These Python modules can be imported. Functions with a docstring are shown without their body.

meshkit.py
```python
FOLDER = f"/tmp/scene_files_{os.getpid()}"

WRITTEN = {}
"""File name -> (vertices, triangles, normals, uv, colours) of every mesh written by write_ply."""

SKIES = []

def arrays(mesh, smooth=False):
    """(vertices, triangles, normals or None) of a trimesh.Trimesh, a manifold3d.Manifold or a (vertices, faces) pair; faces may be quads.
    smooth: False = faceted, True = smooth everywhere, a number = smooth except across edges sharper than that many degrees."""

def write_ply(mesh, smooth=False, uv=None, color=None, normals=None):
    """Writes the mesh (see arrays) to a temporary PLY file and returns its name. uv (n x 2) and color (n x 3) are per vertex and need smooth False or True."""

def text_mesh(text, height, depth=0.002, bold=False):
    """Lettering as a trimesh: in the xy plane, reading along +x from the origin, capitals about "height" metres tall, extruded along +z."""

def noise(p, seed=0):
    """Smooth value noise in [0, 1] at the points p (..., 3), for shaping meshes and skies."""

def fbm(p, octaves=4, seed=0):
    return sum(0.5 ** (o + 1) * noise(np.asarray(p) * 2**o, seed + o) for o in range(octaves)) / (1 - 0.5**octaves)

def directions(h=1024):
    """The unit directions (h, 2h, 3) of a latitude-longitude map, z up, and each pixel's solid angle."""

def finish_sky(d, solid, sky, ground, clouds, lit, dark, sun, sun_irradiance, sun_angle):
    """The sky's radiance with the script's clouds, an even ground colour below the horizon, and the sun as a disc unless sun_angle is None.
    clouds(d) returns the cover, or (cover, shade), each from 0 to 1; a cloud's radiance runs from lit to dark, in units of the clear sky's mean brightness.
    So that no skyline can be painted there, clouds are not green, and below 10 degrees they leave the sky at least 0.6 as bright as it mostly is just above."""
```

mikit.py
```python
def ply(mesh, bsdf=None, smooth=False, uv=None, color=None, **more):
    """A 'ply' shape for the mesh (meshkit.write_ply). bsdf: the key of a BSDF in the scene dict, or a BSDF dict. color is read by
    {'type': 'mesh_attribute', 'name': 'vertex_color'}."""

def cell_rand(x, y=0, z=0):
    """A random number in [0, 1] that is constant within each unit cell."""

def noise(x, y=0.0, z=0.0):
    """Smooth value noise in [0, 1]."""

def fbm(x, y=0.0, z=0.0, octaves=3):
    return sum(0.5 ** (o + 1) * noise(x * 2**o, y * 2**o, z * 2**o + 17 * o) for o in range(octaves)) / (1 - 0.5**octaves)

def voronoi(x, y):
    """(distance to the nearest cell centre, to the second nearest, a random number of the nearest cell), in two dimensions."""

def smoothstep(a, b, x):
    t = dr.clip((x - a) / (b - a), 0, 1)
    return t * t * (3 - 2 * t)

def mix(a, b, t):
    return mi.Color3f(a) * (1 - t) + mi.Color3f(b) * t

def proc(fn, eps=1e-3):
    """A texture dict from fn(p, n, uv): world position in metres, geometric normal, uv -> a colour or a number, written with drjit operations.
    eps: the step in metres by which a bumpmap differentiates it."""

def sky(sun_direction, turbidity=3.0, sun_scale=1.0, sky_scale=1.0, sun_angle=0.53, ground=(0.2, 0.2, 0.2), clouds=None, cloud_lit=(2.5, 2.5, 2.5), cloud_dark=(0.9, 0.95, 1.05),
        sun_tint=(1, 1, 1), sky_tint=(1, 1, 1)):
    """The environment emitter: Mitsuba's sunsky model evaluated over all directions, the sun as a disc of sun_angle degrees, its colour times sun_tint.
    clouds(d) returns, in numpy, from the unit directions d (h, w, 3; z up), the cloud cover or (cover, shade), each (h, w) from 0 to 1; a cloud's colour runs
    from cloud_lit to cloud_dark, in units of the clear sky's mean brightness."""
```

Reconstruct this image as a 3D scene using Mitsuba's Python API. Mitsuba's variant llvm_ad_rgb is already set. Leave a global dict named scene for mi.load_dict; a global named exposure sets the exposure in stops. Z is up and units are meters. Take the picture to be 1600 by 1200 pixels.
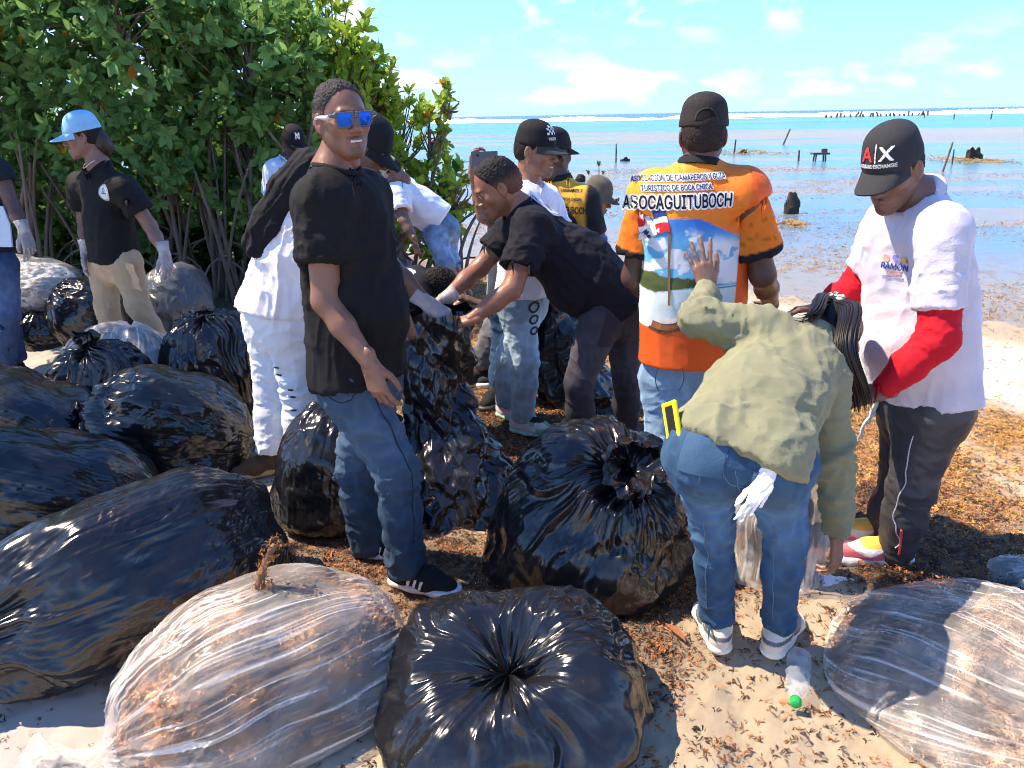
import math, random
import numpy as np
import trimesh
import drjit as dr
import mitsuba as mi
import mikit, meshkit
from scipy.interpolate import LinearNDInterpolator

# ---------------------------------------------------------------- camera, sky, exposure
T = mi.ScalarTransform4f
scene, labels = {}, {}
exposure = 3.15
CAM = np.array([0.0, 0.0, 1.65])
PITCH, ROLL, HFOV = math.radians(19.1), math.radians(1.15), 67.0
FWD = np.array([0, math.cos(PITCH), -math.sin(PITCH)])
RIGHT = np.array([math.cos(ROLL), 0, -math.sin(ROLL)])
RIGHT = RIGHT - FWD * RIGHT.dot(FWD); RIGHT /= np.linalg.norm(RIGHT)
UP = np.cross(RIGHT, FWD)
scene['camera'] = {'type': 'perspective', 'fov': HFOV, 'fov_axis': 'x', 'near_clip': 0.05, 'far_clip': 40000.0,
                   'to_world': T().look_at(origin=CAM.tolist(), target=(CAM + FWD).tolist(), up=UP.tolist())}
SUN = (-0.78, 0.15, 1.15)


def cloud_cover(d):
    el = np.degrees(np.arcsin(np.clip(d[..., 2], 0, 1)))
    az = np.degrees(np.arctan2(d[..., 0], d[..., 1]))
    p = np.stack([az / 3.0, el / 1.15, az * 0], -1)
    n = meshkit.fbm(p, 5, 3)
    big = meshkit.fbm(np.stack([az / 17.0, el / 9.0, az * 0 + 3], -1), 2, 8)
    band = np.clip((el - 0.1) / 1.2, 0, 1) * np.clip((5.2 + 3.5 * (big - .5) - el) / 2.6, 0, 1)
    cov = np.clip((n - 0.585 + 0.30 * (big - .5) + 0.10 * band) * 7.5, 0, 1) * band + .12 * np.clip((2.2 - el) / 2.2, 0, 1) * np.clip(el / .4, 0, 1)
    puff = np.clip((meshkit.fbm(np.stack([az / 2.6, el / 1.6, az * 0 + 9], -1), 5, 11) - 0.60) * 7, 0, 1) * np.clip((el - 4.0) / 1.5, 0, 1) * np.clip((40 - el) / 20, 0, 1)
    cov = np.maximum(cov * .85, puff * .9)
    shade = np.clip(0.55 - (n - 0.5) * 3.0, 0, 1) * np.clip(1 - el / 9.0, 0.2, 1)
    return cov, shade * 0.55


scene['sky'] = mikit.sky(SUN, turbidity=2.1, sun_scale=.64, sky_tint=(0.56, 0.73, 0.97), ground=(0.3, 0.27, 0.22), clouds=cloud_cover,
                         cloud_lit=(1.75, 1.78, 1.82), cloud_dark=(1.25, 1.45, 1.65))


# ---------------------------------------------------------------- helpers
ALIAS = {'denim': 'cloth', 'matte': 'cloth', 'bark': 'cloth', 'sand_surface': 'cloth', 'hair_gloss': 'leather', 'glove_rubber': 'leather', 'leather_cloth': 'leather'}


def ply(mesh, bsdf, **k):
    return mikit.ply(mesh, ALIAS.get(bsdf, bsdf), **k)


def V(*a):
    return np.array(a, float)


def nrm(v):
    v = np.asarray(v, float)
    return v / (np.linalg.norm(v) + 1e-12)


def numbered(name):
    if name not in labels and name not in scene:
        return name
    k = 1
    while f'{name}_{k:03d}' in labels or f'{name}_{k:03d}' in scene:
        k += 1
    return f'{name}_{k:03d}'


def thing(name, label, category, group=None):
    key = numbered(name)
    labels[key] = {'label': label, 'category': category}
    if group:
        labels[key]['group'] = group
    return key


def add(name, shape, parent=None, label=None, kind=None):
    key = numbered(f'{parent}__{name}' if parent else name)
    scene[key] = shape
    if label or kind:
        labels[key] = {}
        if label:
            labels[key]['label'] = label
        if kind:
            labels[key]['kind'] = kind
    return key


def cat(ms):
    return trimesh.util.concatenate([m for m in ms if m is not None])


def vnormals(v, f):
    n = np.zeros_like(v)
    c = np.cross(v[f[:, 1]] - v[f[:, 0]], v[f[:, 2]] - v[f[:, 0]])
    for k in range(3):
        np.add.at(n, f[:, k], c)
    return n / (np.linalg.norm(n, axis=1, keepdims=True) + 1e-20)


def sstep(a, b, x):
    t = np.clip((x - a) / (b - a), 0, 1)
    return t * t * (3 - 2 * t)


def tube(pts, rad, sides=8, closed=False):
    """A tube through the points (end caps closed)."""
    p = np.asarray(pts, float)
    n = len(p)
    rad = np.broadcast_to(np.asarray(rad, float), (n,))
    t = (np.roll(p, -1, 0) - np.roll(p, 1, 0)) if closed else np.gradient(p, axis=0)
    t /= np.linalg.norm(t, axis=1, keepdims=True) + 1e-12
    a = np.cross(t[0], [0, 0, 1.0] if abs(t[0][2]) < 0.9 else [1.0, 0, 0])
    A = []
    for k in range(n):
        a = a - t[k] * a.dot(t[k]); a /= np.linalg.norm(a) + 1e-12
        A.append(a)
    A = np.array(A); B = np.cross(t, A)
    ang = np.arange(sides) * 2 * np.pi / sides
    v = p[:, None] + rad[:, None, None] * (np.cos(ang)[None, :, None] * A[:, None] + np.sin(ang)[None, :, None] * B[:, None])
    f = []
    for i in range(n if closed else n - 1):
        i2 = (i + 1) % n
        for j in range(sides):
            j2 = (j + 1) % sides
            f += [[i * sides + j, i * sides + j2, i2 * sides + j2], [i * sides + j, i2 * sides + j2, i2 * sides + j]]
    v = v.reshape(-1, 3)
    if not closed:
        v = np.vstack([v, p[0], p[-1]])
        for j in range(sides):
            j2 = (j + 1) % sides
            f += [[n * sides, j2, j], [n * sides + 1, (n - 1) * sides + j, (n - 1) * sides + j2]]
    return trimesh.Trimesh(v, np.array(f), process=False)


def spline(pts, n):
    p = np.asarray(pts, float)
    p = p[np.r_[True, np.linalg.norm(np.diff(p, axis=0), axis=1) > 1e-6]]
    if len(p) < 3:
        return p[0] + (p[-1] - p[0]) * np.linspace(0, 1, n)[:, None]
    from scipy.interpolate import CubicSpline
    s = np.r_[0, np.cumsum(np.linalg.norm(np.diff(p, axis=0), axis=1))]
    return CubicSpline(s, p)(np.linspace(0, s[-1], n))


def grid_mesh(P):
    """A mesh from a grid of points (h, w, 3)."""
    h, w = P.shape[:2]
    i = np.arange(h * w).reshape(h, w)
    f = np.vstack([np.stack([i[:-1, :-1], i[:-1, 1:], i[1:, 1:]], -1).reshape(-1, 3), np.stack([i[:-1, :-1], i[1:, 1:], i[1:, :-1]], -1).reshape(-1, 3)])
    return trimesh.Trimesh(P.reshape(-1, 3), f, process=False)


# ---------------------------------------------------------------- smooth solids: blended round bones turned into one surface
class Solid:
    """Round bones, ellipsoids and slabs blended into one distance field; mesh() turns it into one surface."""

    def __init__(self, res):
        self.res, self.ops = res, []

    def bone(self, a, b, ra, rb, k=0.03, n=None, fa=1.0, fb=1.0, clip=(), sub=False):
        """A tapered round bone; n, fa, fb: flattened along n by those factors."""
        self.ops.append(('bone', np.asarray(a, float), np.asarray(b, float), ra, rb, k, None if n is None else nrm(n), fa, fb, clip, sub))
        return self

    def ball(self, c, r, k=0.02, R=None, sub=False, clip=()):
        """An ellipsoid with radii r along the columns of R."""
        r = np.broadcast_to(np.asarray(r, float), (3,))
        self.ops.append(('ball', np.asarray(c, float), r, np.eye(3) if R is None else np.asarray(R), k, sub, clip))
        return self

    def cut(self, o, n, k=0.006, within=None):
        """Removes what lies beyond the plane (of the side n points to), within a ball (centre, radius) only."""
        self.ops.append(('cut', np.asarray(o, float), nrm(n), k, within))
        return self

    def field(self):
        lo, hi = np.full(3, 1e9), np.full(3, -1e9)
        for o in self.ops:
            if o[0] == 'bone' and not o[10]:
                r = max(o[3], o[4]) + .012
                lo = np.minimum(lo, np.minimum(o[1], o[2]) - r); hi = np.maximum(hi, np.maximum(o[1], o[2]) + r)
            elif o[0] == 'ball' and not o[5]:
                r = o[2].max() + .012
                lo = np.minimum(lo, o[1] - r); hi = np.maximum(hi, o[1] + r)
        lo -= 2 * self.res; hi += 2 * self.res
        shape = np.ceil((hi - lo) / self.res).astype(int) + 1
        D = np.full(shape, 0.12)
        ax = [lo[i] + np.arange(shape[i]) * self.res for i in range(3)]
        for o in self.ops:
            if o[0] == 'cut':
                _, c, n, k, within = o
                a, b = (lo, hi) if within is None else (within[0] - within[1], within[0] + within[1])
            elif o[0] == 'bone':
                pad = max(o[3], o[4]) + o[5] + .03
                a, b = np.minimum(o[1], o[2]) - pad, np.maximum(o[1], o[2]) + pad
            else:
                pad = o[2].max() + o[4] + .03
                a, b = o[1] - pad, o[1] + pad
            i0 = np.clip(np.floor((a - lo) / self.res).astype(int), 0, shape)
            i1 = np.clip(np.ceil((b - lo) / self.res).astype(int) + 1, 0, shape)
            if (i1 <= i0).any():
                continue
            sl = tuple(slice(p, q) for p, q in zip(i0, i1))
            X = np.stack(np.meshgrid(*[ax[i][sl[i]] for i in range(3)], indexing='ij'), -1)
            cur = D[sl]
            if o[0] == 'cut':
                d = (X - c) @ n
                if within is not None:
                    d = np.where(np.linalg.norm(X - within[0], axis=-1) < within[1], d, -1)
                D[sl] = np.maximum(cur, d)
                continue
            if o[0] == 'bone':
                _, A, B, ra, rb, k, n, fa, fb, clip, sub = o
                ab = B - A
                t = np.clip(((X - A) @ ab) / (ab @ ab + 1e-12), 0, 1)
                q = X - A - t[..., None] * ab
                r = ra + (rb - ra) * t
                if n is not None:
                    f = fa + (fb - fa) * t
                    qn = q @ n
                    q = q + n * (qn * (1 / f - 1))[..., None]
                    L = np.linalg.norm(q, axis=-1)
                    d = (L - r) * np.clip(f, .4, 1)
                else:
                    d = np.linalg.norm(q, axis=-1) - r
            else:
                _, c, r, R, k, sub, clip = o
                q = (X - c) @ R
                L = np.linalg.norm(q / r, axis=-1)
                G = np.linalg.norm(q / r ** 2, axis=-1) + 1e-9
                d = np.clip(L * (L - 1) / G, -r.min(), .3)
            for (co, cn) in clip:
                d = np.maximum(d, (X - co) @ nrm(cn))
            if sub:
                D[sl] = -smin(-cur, d, k)
            else:
                D[sl] = smin(cur, d, k)
        return D, lo

    def mesh(self):
        D, lo = self.field()
        return nets(D, lo, self.res)


def smin(a, b, k):
    h = np.clip(0.5 + 0.5 * (b - a) / max(k, 1e-6), 0, 1)
    return b * (1 - h) + a * h - k * h * (1 - h)


def nets(D, lo, res):
    """Surface nets: the zero surface of a sampled distance field as a mesh."""
    D = np.pad(D, 1, constant_values=.12); lo = lo - res
    s = D < 0
    nx, ny, nz = D.shape
    cs = [(i, j, k) for i in (0, 1) for j in (0, 1) for k in (0, 1)]
    tot = sum(s[i:nx - 1 + i, j:ny - 1 + j, k:nz - 1 + k].astype(np.int8) for i, j, k in cs)
    C = np.argwhere((tot > 0) & (tot < 8))
    idx = np.full((nx - 1, ny - 1, nz - 1), -1, np.int64)
    idx[tuple(C.T)] = np.arange(len(C))
    acc, cnt = np.zeros((len(C), 3)), np.zeros(len(C))
    for a in range(8):
        for b in range(a + 1, 8):
            ca, cb = np.array(cs[a]), np.array(cs[b])
            if np.abs(ca - cb).sum() != 1:
                continue
            da, db = D[tuple((C + ca).T)], D[tuple((C + cb).T)]
            m = (da < 0) != (db < 0)
            t = np.where(m, da / np.where(m, da - db, 1), 0)
            acc += np.where(m[:, None], ca + t[:, None] * (cb - ca), 0)
            cnt += m
    v = lo + (C + acc / cnt[:, None]) * res
    F = []
    for ax in range(3):
        u, w = (ax + 1) % 3, (ax + 2) % 3
        sl0, sl1 = [slice(None)] * 3, [slice(None)] * 3
        sl0[ax], sl1[ax] = slice(0, -1), slice(1, None)
        E = np.argwhere(s[tuple(sl0)] != s[tuple(sl1)])
        E = E[(E[:, u] > 0) & (E[:, w] > 0)]
        q = []
        for du, dw in ((-1, -1), (0, -1), (0, 0), (-1, 0)):
            c = E.copy(); c[:, u] += du; c[:, w] += dw
            q.append(idx[tuple(c.T)])
        q = np.stack(q, 1)
        flip = ~s[tuple(E.T)]
        q[flip] = q[flip][:, ::-1]
        F.append(q)
    q = np.vstack(F)
    q = q[(q >= 0).all(1)]
    # split each quad along its shorter diagonal
    d1 = np.linalg.norm(v[q[:, 0]] - v[q[:, 2]], axis=1); d2 = np.linalg.norm(v[q[:, 1]] - v[q[:, 3]], axis=1)
    m = d1 < d2
    f = np.vstack([q[m][:, [0, 1, 2]], q[m][:, [0, 2, 3]], q[~m][:, [0, 1, 3]], q[~m][:, [1, 2, 3]]])
    return trimesh.Trimesh(v, f, process=False)


def ridge(p, seed=0):
    return 1 - np.abs(2 * meshkit.noise(p, seed) - 1)


def folds(m, specs, seed=0):
    """Pushes the surface in and out in creases. specs: (crease direction, wavelength, height, centre or None, radius)."""
    v = np.array(m.vertices); n = vnormals(v, np.array(m.faces))
    d = np.zeros(len(v))
    for i, (al, lam, amp, c, rad) in enumerate(specs):
        a = nrm(al)
        p = v - np.outer(v @ a, a) * 0.82
        p = p / lam + 0.8 * (meshkit.noise(v / (lam * 2.2), seed + 7 * i)[:, None] - .5)
        r = ridge(p, seed + 31 * i) ** 3 + .45 * ridge(p * 2.1, seed + 31 * i + 5) ** 3
        w = amp * (0.35 + 0.9 * meshkit.noise(v / (lam * 3.5), seed + 3 * i + 1))
        if c is not None:
            w = w * np.exp(-(np.linalg.norm(v - c, axis=1) / rad) ** 2)
        d += (r - .35) * w * .70
    m.vertices = v + n * d[:, None]
    return m


def relax(m, it=2):
    trimesh.smoothing.filter_taubin(m, lamb=.5, nu=.53, iterations=it)
    return m


# ---------------------------------------------------------------- materials shared by all
def rgb(*c):
    return {'type': 'rgb', 'value': list(map(float, c))}


VC = {'type': 'mesh_attribute', 'name': 'vertex_color'}
fbm, noise, mix, smoothstep = mikit.fbm, mikit.noise, mikit.mix, mikit.smoothstep
micro = lambda p, n, uv: .0012 * noise(p.x * 260, p.y * 260, p.z * 260) + .0010 * fbm(p.x * 55, p.y * 55, p.z * 40, 2)
scene['skin'] = {'type': 'twosided', 'b': {'type': 'bumpmap', 'tex': mikit.proc(micro, 1.5e-3), 'scale': .45,
                 'b': {'type': 'principled', 'base_color': VC, 'roughness': 0.42, 'specular': 0.45, 'sheen': 0.15}}}
scene['cloth'] = {'type': 'twosided', 'b': {'type': 'bumpmap', 'tex': mikit.proc(micro, 1.5e-3), 'scale': 1.0,
                  'b': {'type': 'principled', 'base_color': VC, 'roughness': 0.82, 'specular': 0.2, 'sheen': 0.25}}}
scene['leather'] = {'type': 'twosided', 'b': {'type': 'principled', 'base_color': VC, 'roughness': 0.45, 'specular': 0.4}}
scene['glove_film'] = {'type': 'mask', 'opacity': 0.34, 'b': {'type': 'twosided', 'b': {'type': 'principled', 'base_color': rgb(.82, .82, .82), 'roughness': 0.2, 'specular': 0.6}}}
scene['metal'] = {'type': 'roughconductor', 'material': 'Al', 'alpha': .15}


def vcol(m, base, var=0.06, scale=14.0, seed=0):
    """Vertex colours: the thing's own colour with a little wear."""
    v = np.array(m.vertices)
    n = meshkit.fbm(v * scale, 3, seed)
    return np.clip(np.asarray(base, float)[None, :] * (1 + var * 2 * (n[:, None] - .5) * 2), 0, 1)


def shape(m, bsdf, col=None, var=.06, smooth=True, scale=14.0, **k):
    """A mesh as a shape dict with vertex colours."""
    if col is None:
        return ply(m, bsdf, smooth=smooth, **k)
    c = col if (isinstance(col, np.ndarray) and col.ndim == 2) else vcol(m, col, var, scale)
    return ply(m, bsdf, smooth=smooth, color=c, **k)


# ---------------------------------------------------------------- the ground: one sheet of sand, out to the horizon and under the sea
WATER = -0.18


def shore(x, y):
    return .64 * x + .77 * y + 0.35 * np.sin(.7 * x - .4 * y) * .5


def ground_z(x, y, fine=True):
    x, y = np.asarray(x, float), np.asarray(y, float)
    s = shore(x, y)
    z = -0.18 * sstep(4.2, 7.9, s) - 0.05 * np.clip(s - 7.9, 0, 30)
    p = np.stack([x, y, x * 0], -1)
    near = np.exp(-((x - .5) ** 2 + (y - 3) ** 2) / 90.0)
    z = z + 0.05 * (meshkit.noise(p * .9, 4) - .5) * near
    # a low hump of packed sand by the bottle, and trampled hollows
    z = z + .05 * np.exp(-(((x - .98) / .35) ** 2 + ((y - 2.25) / .22) ** 2))
    if fine:
        z = z + (0.030 * (meshkit.fbm(p * 5.5, 3, 5) - .5) + 0.020 * (meshkit.fbm(p * 17.0, 3, 6) - .5) - .022 * np.clip(ridge(p * 2.6, 15) - .72, 0, 1) * 3 * meshkit.noise(p * 4, 16)) * near * (1 - .6 * sstep(5.2, 6.8, s))
    return z


def axis(lo, hi, step, far):
    core = np.arange(lo, hi + step / 2, step)
    out, d, a = [], step, core[-1]
    while a < far:
        d *= 1.35; a += d; out.append(a)
    inn, d, b = [], step, core[0]
    while b > -far:
        d *= 1.35; b -= d; inn.append(b)
    return np.r_[inn[::-1], core, out]


def weed_cover(x, y):
    """How much of the beach the stranded seaweed covers, 0 to 1 (numpy; placed where the wrack line and the work are)."""
    p = np.stack([x, y, x * 0], -1)
    n = meshkit.fbm(p * 1.7, 4, 21)
    s = shore(x, y)
    band = sstep(2.2, 3.2, s) * (1 - sstep(4.9, 5.4, s)) * sstep(-1.3, -.5, x)
    work = np.exp(-(((x - .55) / .95) ** 2 + ((y - 2.62) / .85) ** 2)) * 1.05
    strip = np.exp(-(((x + .75) / .5) ** 2 + ((y - 2.9) / .45) ** 2)) * .28
    back = sstep(4.5, 5.2, s) * (1 - sstep(7.0, 7.5, s)) * sstep(-1.6, -.8, x) * (1 - sstep(.8, 1.8, x)) * .9
    c = np.clip(band * 1.15 + work + strip + back, 0, 1.05)
    return np.clip((n - .80 + .56 * c) * 4.0, 0, 1)


xs, ys = axis(-3.6, 4.6, .020, 9000), axis(1.25, 7.4, .020, 9000)
GX, GY = np.meshgrid(xs, ys)
GZ = ground_z(GX, GY)
wc = weed_cover(GX, GY)
GZ = GZ + .012 * wc * np.exp(-((GX - .5) ** 2 + (GY - 3) ** 2) / 90.0)
sand = grid_mesh(np.stack([GX, GY, GZ], -1))
pv = np.array(sand.vertices)
sn = meshkit.fbm(pv * [2.2, 2.2, 0], 4, 31)[:, None]
dry, damp, weed_dark, weed_brown = np.array([.56, .45, .31]), np.array([.30, .24, .17]), np.array([.060, .036, .024]), np.array([.30, .155, .06])
ss = shore(pv[:, 0], pv[:, 1])[:, None]
col = dry * (.85 + .35 * (sn - .5)) * np.ones((len(pv), 1))
col = col * (.88 + .30 * (meshkit.noise(pv * [130, 130, 0], 41)[:, None] - .4))
wash = np.clip((meshkit.fbm(pv * [1.1, 1.1, 0], 3, 37)[:, None] - .45) * 3, 0, 1)
col = col * (1 - .45 * wash * (1 - sstep(5, 6, ss))) + damp * .45 * wash * (1 - sstep(5, 6, ss))
grey = (1 - sstep(-1.6, -.4, pv[:, :1] + .12 * (pv[:, 1:2] - 3)))
col = col * (1 - grey * .75) + np.array([.46, .43, .39]) * grey * .75 * (.9 + .3 * (sn - .5))
mud = sstep(6.0, 6.9, pv[:, 1:2]) * (1 - sstep(-1.3, -.5, pv[:, :1]))
col = col * (1 - mud) + np.array([.085, .065, .045]) * (.7 + .6 * sn) * mud
white = sstep(5.1, 5.6, ss) * (1 - sstep(6.9, 7.6, ss)) * sstep(-.6, .6, pv[:, :1])
col = col * (1 - white) + np.array([.50, .46, .40]) * white
wet = sstep(7.0, 7.7, ss)
col = col * (1 - wet) + np.array([.33, .27, .19]) * wet
w_ = wc.reshape(-1, 1) * (.75 + .25 * meshkit.noise(pv * [40, 40, 0], 3)[:, None])
tone = sstep(2.8, 4.0, ss)
col = col * (1 - w_ * .92) + (weed_dark * (1 - tone) + weed_brown * tone) * w_ * .92
add('sand', ply(sand, 'sand_surface', smooth=True, color=np.clip(col, 0, 1)), label='pale beach sand, trampled and dark with seaweed scraps towards the water', kind='structure')

# ---------------------------------------------------------------- the sea


def sea_height(p, n, uv):
    d = dr.sqrt(p.x * p.x + p.y * p.y)
    far = smoothstep(15, 120, d)
    near_w = .006 * fbm(p.x * 3.1 + .6 * p.y, p.y * 7.5, 1.0, 3)
    far_w = .10 * fbm(p.x * .45, p.y * .9, 3.0, 2)
    return near_w * (1 - far) + far_w * far


def sea_colour(p, n, uv):
    y = p.y + .3 * p.x + 14 * (fbm(p.x * .035, p.y * .06, 1.0) - .5)
    shallow, sky_blue, teal, turquoise, deep, weed = (.36, .31, .23), (.13, .25, .38), (.085, .31, .34), (.07, .31, .37), (.025, .12, .21), (.34, .22, .04)
    c = mix(shallow, sky_blue, smoothstep(9.5, 15, p.y * .77 + p.x * .64 + 1.2))
    c = mix(c, teal, smoothstep(22, 42, y))
    c = mix(c, turquoise, smoothstep(60, 110, y))
    c = mix(c, deep, smoothstep(270, 340, p.y + .3 * p.x))
    streak = fbm(p.x * .06, p.y * .20, 5.0)
    band = smoothstep(46, 56, y) * (1 - smoothstep(84, 96, y))
    c = mix(c, weed, band * smoothstep(.30, .46, streak) * .95)
    thin = smoothstep(.50, .60, fbm(p.x * .22, p.y * .75, 8.0)) * smoothstep(9, 13, p.y) * (1 - smoothstep(44, 60, y))
    c = mix(c, weed, thin * .65)
    # the scattered floating scraps: small brown flecks, thicker near the beach
    fleck = smoothstep(.58, .68, fbm(p.x * 9.0, p.y * 6.0, 4.0)) * smoothstep(.40, .62, fbm(p.x * .55, p.y * .9, 6.0)) * (1 - smoothstep(26, 44, p.y))
    c = mix(c, (.30, .20, .11), fleck * .75)
    far = fbm(p.x * .02, p.y * .045, 9.0)
    return c * (.52 + .28 * far)


scene['sea_water'] = {'type': 'bumpmap', 'tex': mikit.proc(sea_height, .01), 'scale': 1.0, 'b': {'type': 'principled', 'base_color': mikit.proc(sea_colour), 'roughness': .20, 'specular': .16}}
wx, wy = axis(-12, 12, 1.0, 16000), axis(4, 30, 1.0, 16000)
wy = wy[wy > 1.0]
WX, WY = np.meshgrid(wx, wy)
add('sea', ply(grid_mesh(np.stack([WX, WY, np.full_like(WX, WATER)], -1)), 'sea_water'), label='shallow turquoise sea with drifting orange seaweed, blue at the horizon', kind='structure')

rng = np.random.default_rng(5)
# breakers on the outer reef: long broken ridges of foam
scene['foam'] = {'type': 'twosided', 'b': {'type': 'diffuse', 'reflectance': rgb(.86, .88, .90)}}
for row, (dist, amp, seed, lo_, hi_) in enumerate(((285, 1.25, 1, .30, -150), (325, 1.2, 2, .36, -220), (255, .55, 3, .50, -60))):
    t = np.linspace(-230, 420, 900)
    y0 = dist - .28 * t + 9 * (meshkit.fbm(np.stack([t / 60, t * 0, t * 0], -1), 3, seed) - .5)
    h = amp * np.clip((meshkit.fbm(np.stack([t / 26, t * 0 + 3, t * 0], -1), 4, seed + 9) - lo_) * 3.2, 0, 1) * (t > hi_)
    prof = [(-2.2, 0), (-1.2, .55), (-.2, .95), (.6, 1.0), (1.6, .5), (3.0, 0)]
    P = np.stack([np.stack([t, y0 + a * (h > 0), WATER - .05 + b * h * (.8 + .4 * meshkit.noise(np.stack([t * 1.7, t * 0 + 7 * a, t * 0], -1), 5)) + .02], -1) for a, b in prof])
    m = grid_mesh(P)
    keep = (h[m.faces % 900] > .06).any(1)
    add('breaking_wave', ply(trimesh.Trimesh(m.vertices, m.faces[keep], process=False), 'foam', smooth=True), label='white foam of the waves breaking along the outer reef', kind='stuff')
# the low headland far off on the left
t = np.linspace(0, 1, 160)
hx, hy = -2600 + 2300 * t, 5200 - 200 * t
hh = 62 * np.sin(np.pi * np.clip(t, 0, 1)) ** .5 * (.35 + .75 * meshkit.fbm(np.stack([t * 9, t * 0, t * 0], -1), 4, 2)) * np.clip((1.02 - t) * 3, 0, 1)
P = np.stack([np.stack([hx, hy - 60, hh * 0 - 2], -1), np.stack([hx, hy - 30, hh * .8], -1), np.stack([hx, hy, hh], -1), np.stack([hx, hy + 200, hh * 0 - 2], -1)])
scene['far_green'] = {'type': 'twosided', 'b': {'type': 'diffuse', 'reflectance': rgb(.20, .27, .30)}}
add('headland', ply(grid_mesh(P), 'far_green', smooth=True), label='low wooded headland on the horizon at the left end of the sea', kind='structure')

# ---------------------------------------------------------------- seaweed lying on the sand and drifting on the water


def sprigs(pos, size, seed, flat=.35):
    """Little branched seaweed sprigs: a bent stem strip with narrow blades."""
    r = np.random.default_rng(seed)
    n = len(pos); V_, F_ = [], []
    for b in range(5):
        yaw = r.uniform(0, 2 * np.pi, n); up = r.uniform(0, flat * 2.2, n) ** 1.3
        L = size * r.uniform(.5, 1.2, n); w = L * r.uniform(.06, .15, n)
        d = np.stack([np.cos(yaw) * np.cos(up), np.sin(yaw) * np.cos(up), np.sin(up)], -1)
        side = np.stack([-np.sin(yaw), np.cos(yaw), r.uniform(-.8, .8, n)], -1)
        o = pos + r.normal(0, .35, (n, 3)) * size[:, None] * [1, 1, .25]
        droop = np.array([0, 0, -1.0]) * (L * r.uniform(.1, .5, n))[:, None]
        a0, a1 = o - side * w[:, None] * .4, o + side * w[:, None] * .4
        mid = o + d * L[:, None] * .55
        b0, b1 = mid - side * w[:, None], mid + side * w[:, None]
        c = o + d * L[:, None] + droop
        base = sum(len(x) for x in V_)
        V_.append(np.stack([a0, a1, b0, b1, c], 1).reshape(-1, 3))
        i = base + 5 * np.arange(n)[:, None]
        F_ += [i + [0, 1, 3], i + [0, 3, 2], i + [2, 3, 4]]
    return trimesh.Trimesh(np.vstack(V_), np.vstack(F_), process=False)


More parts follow.
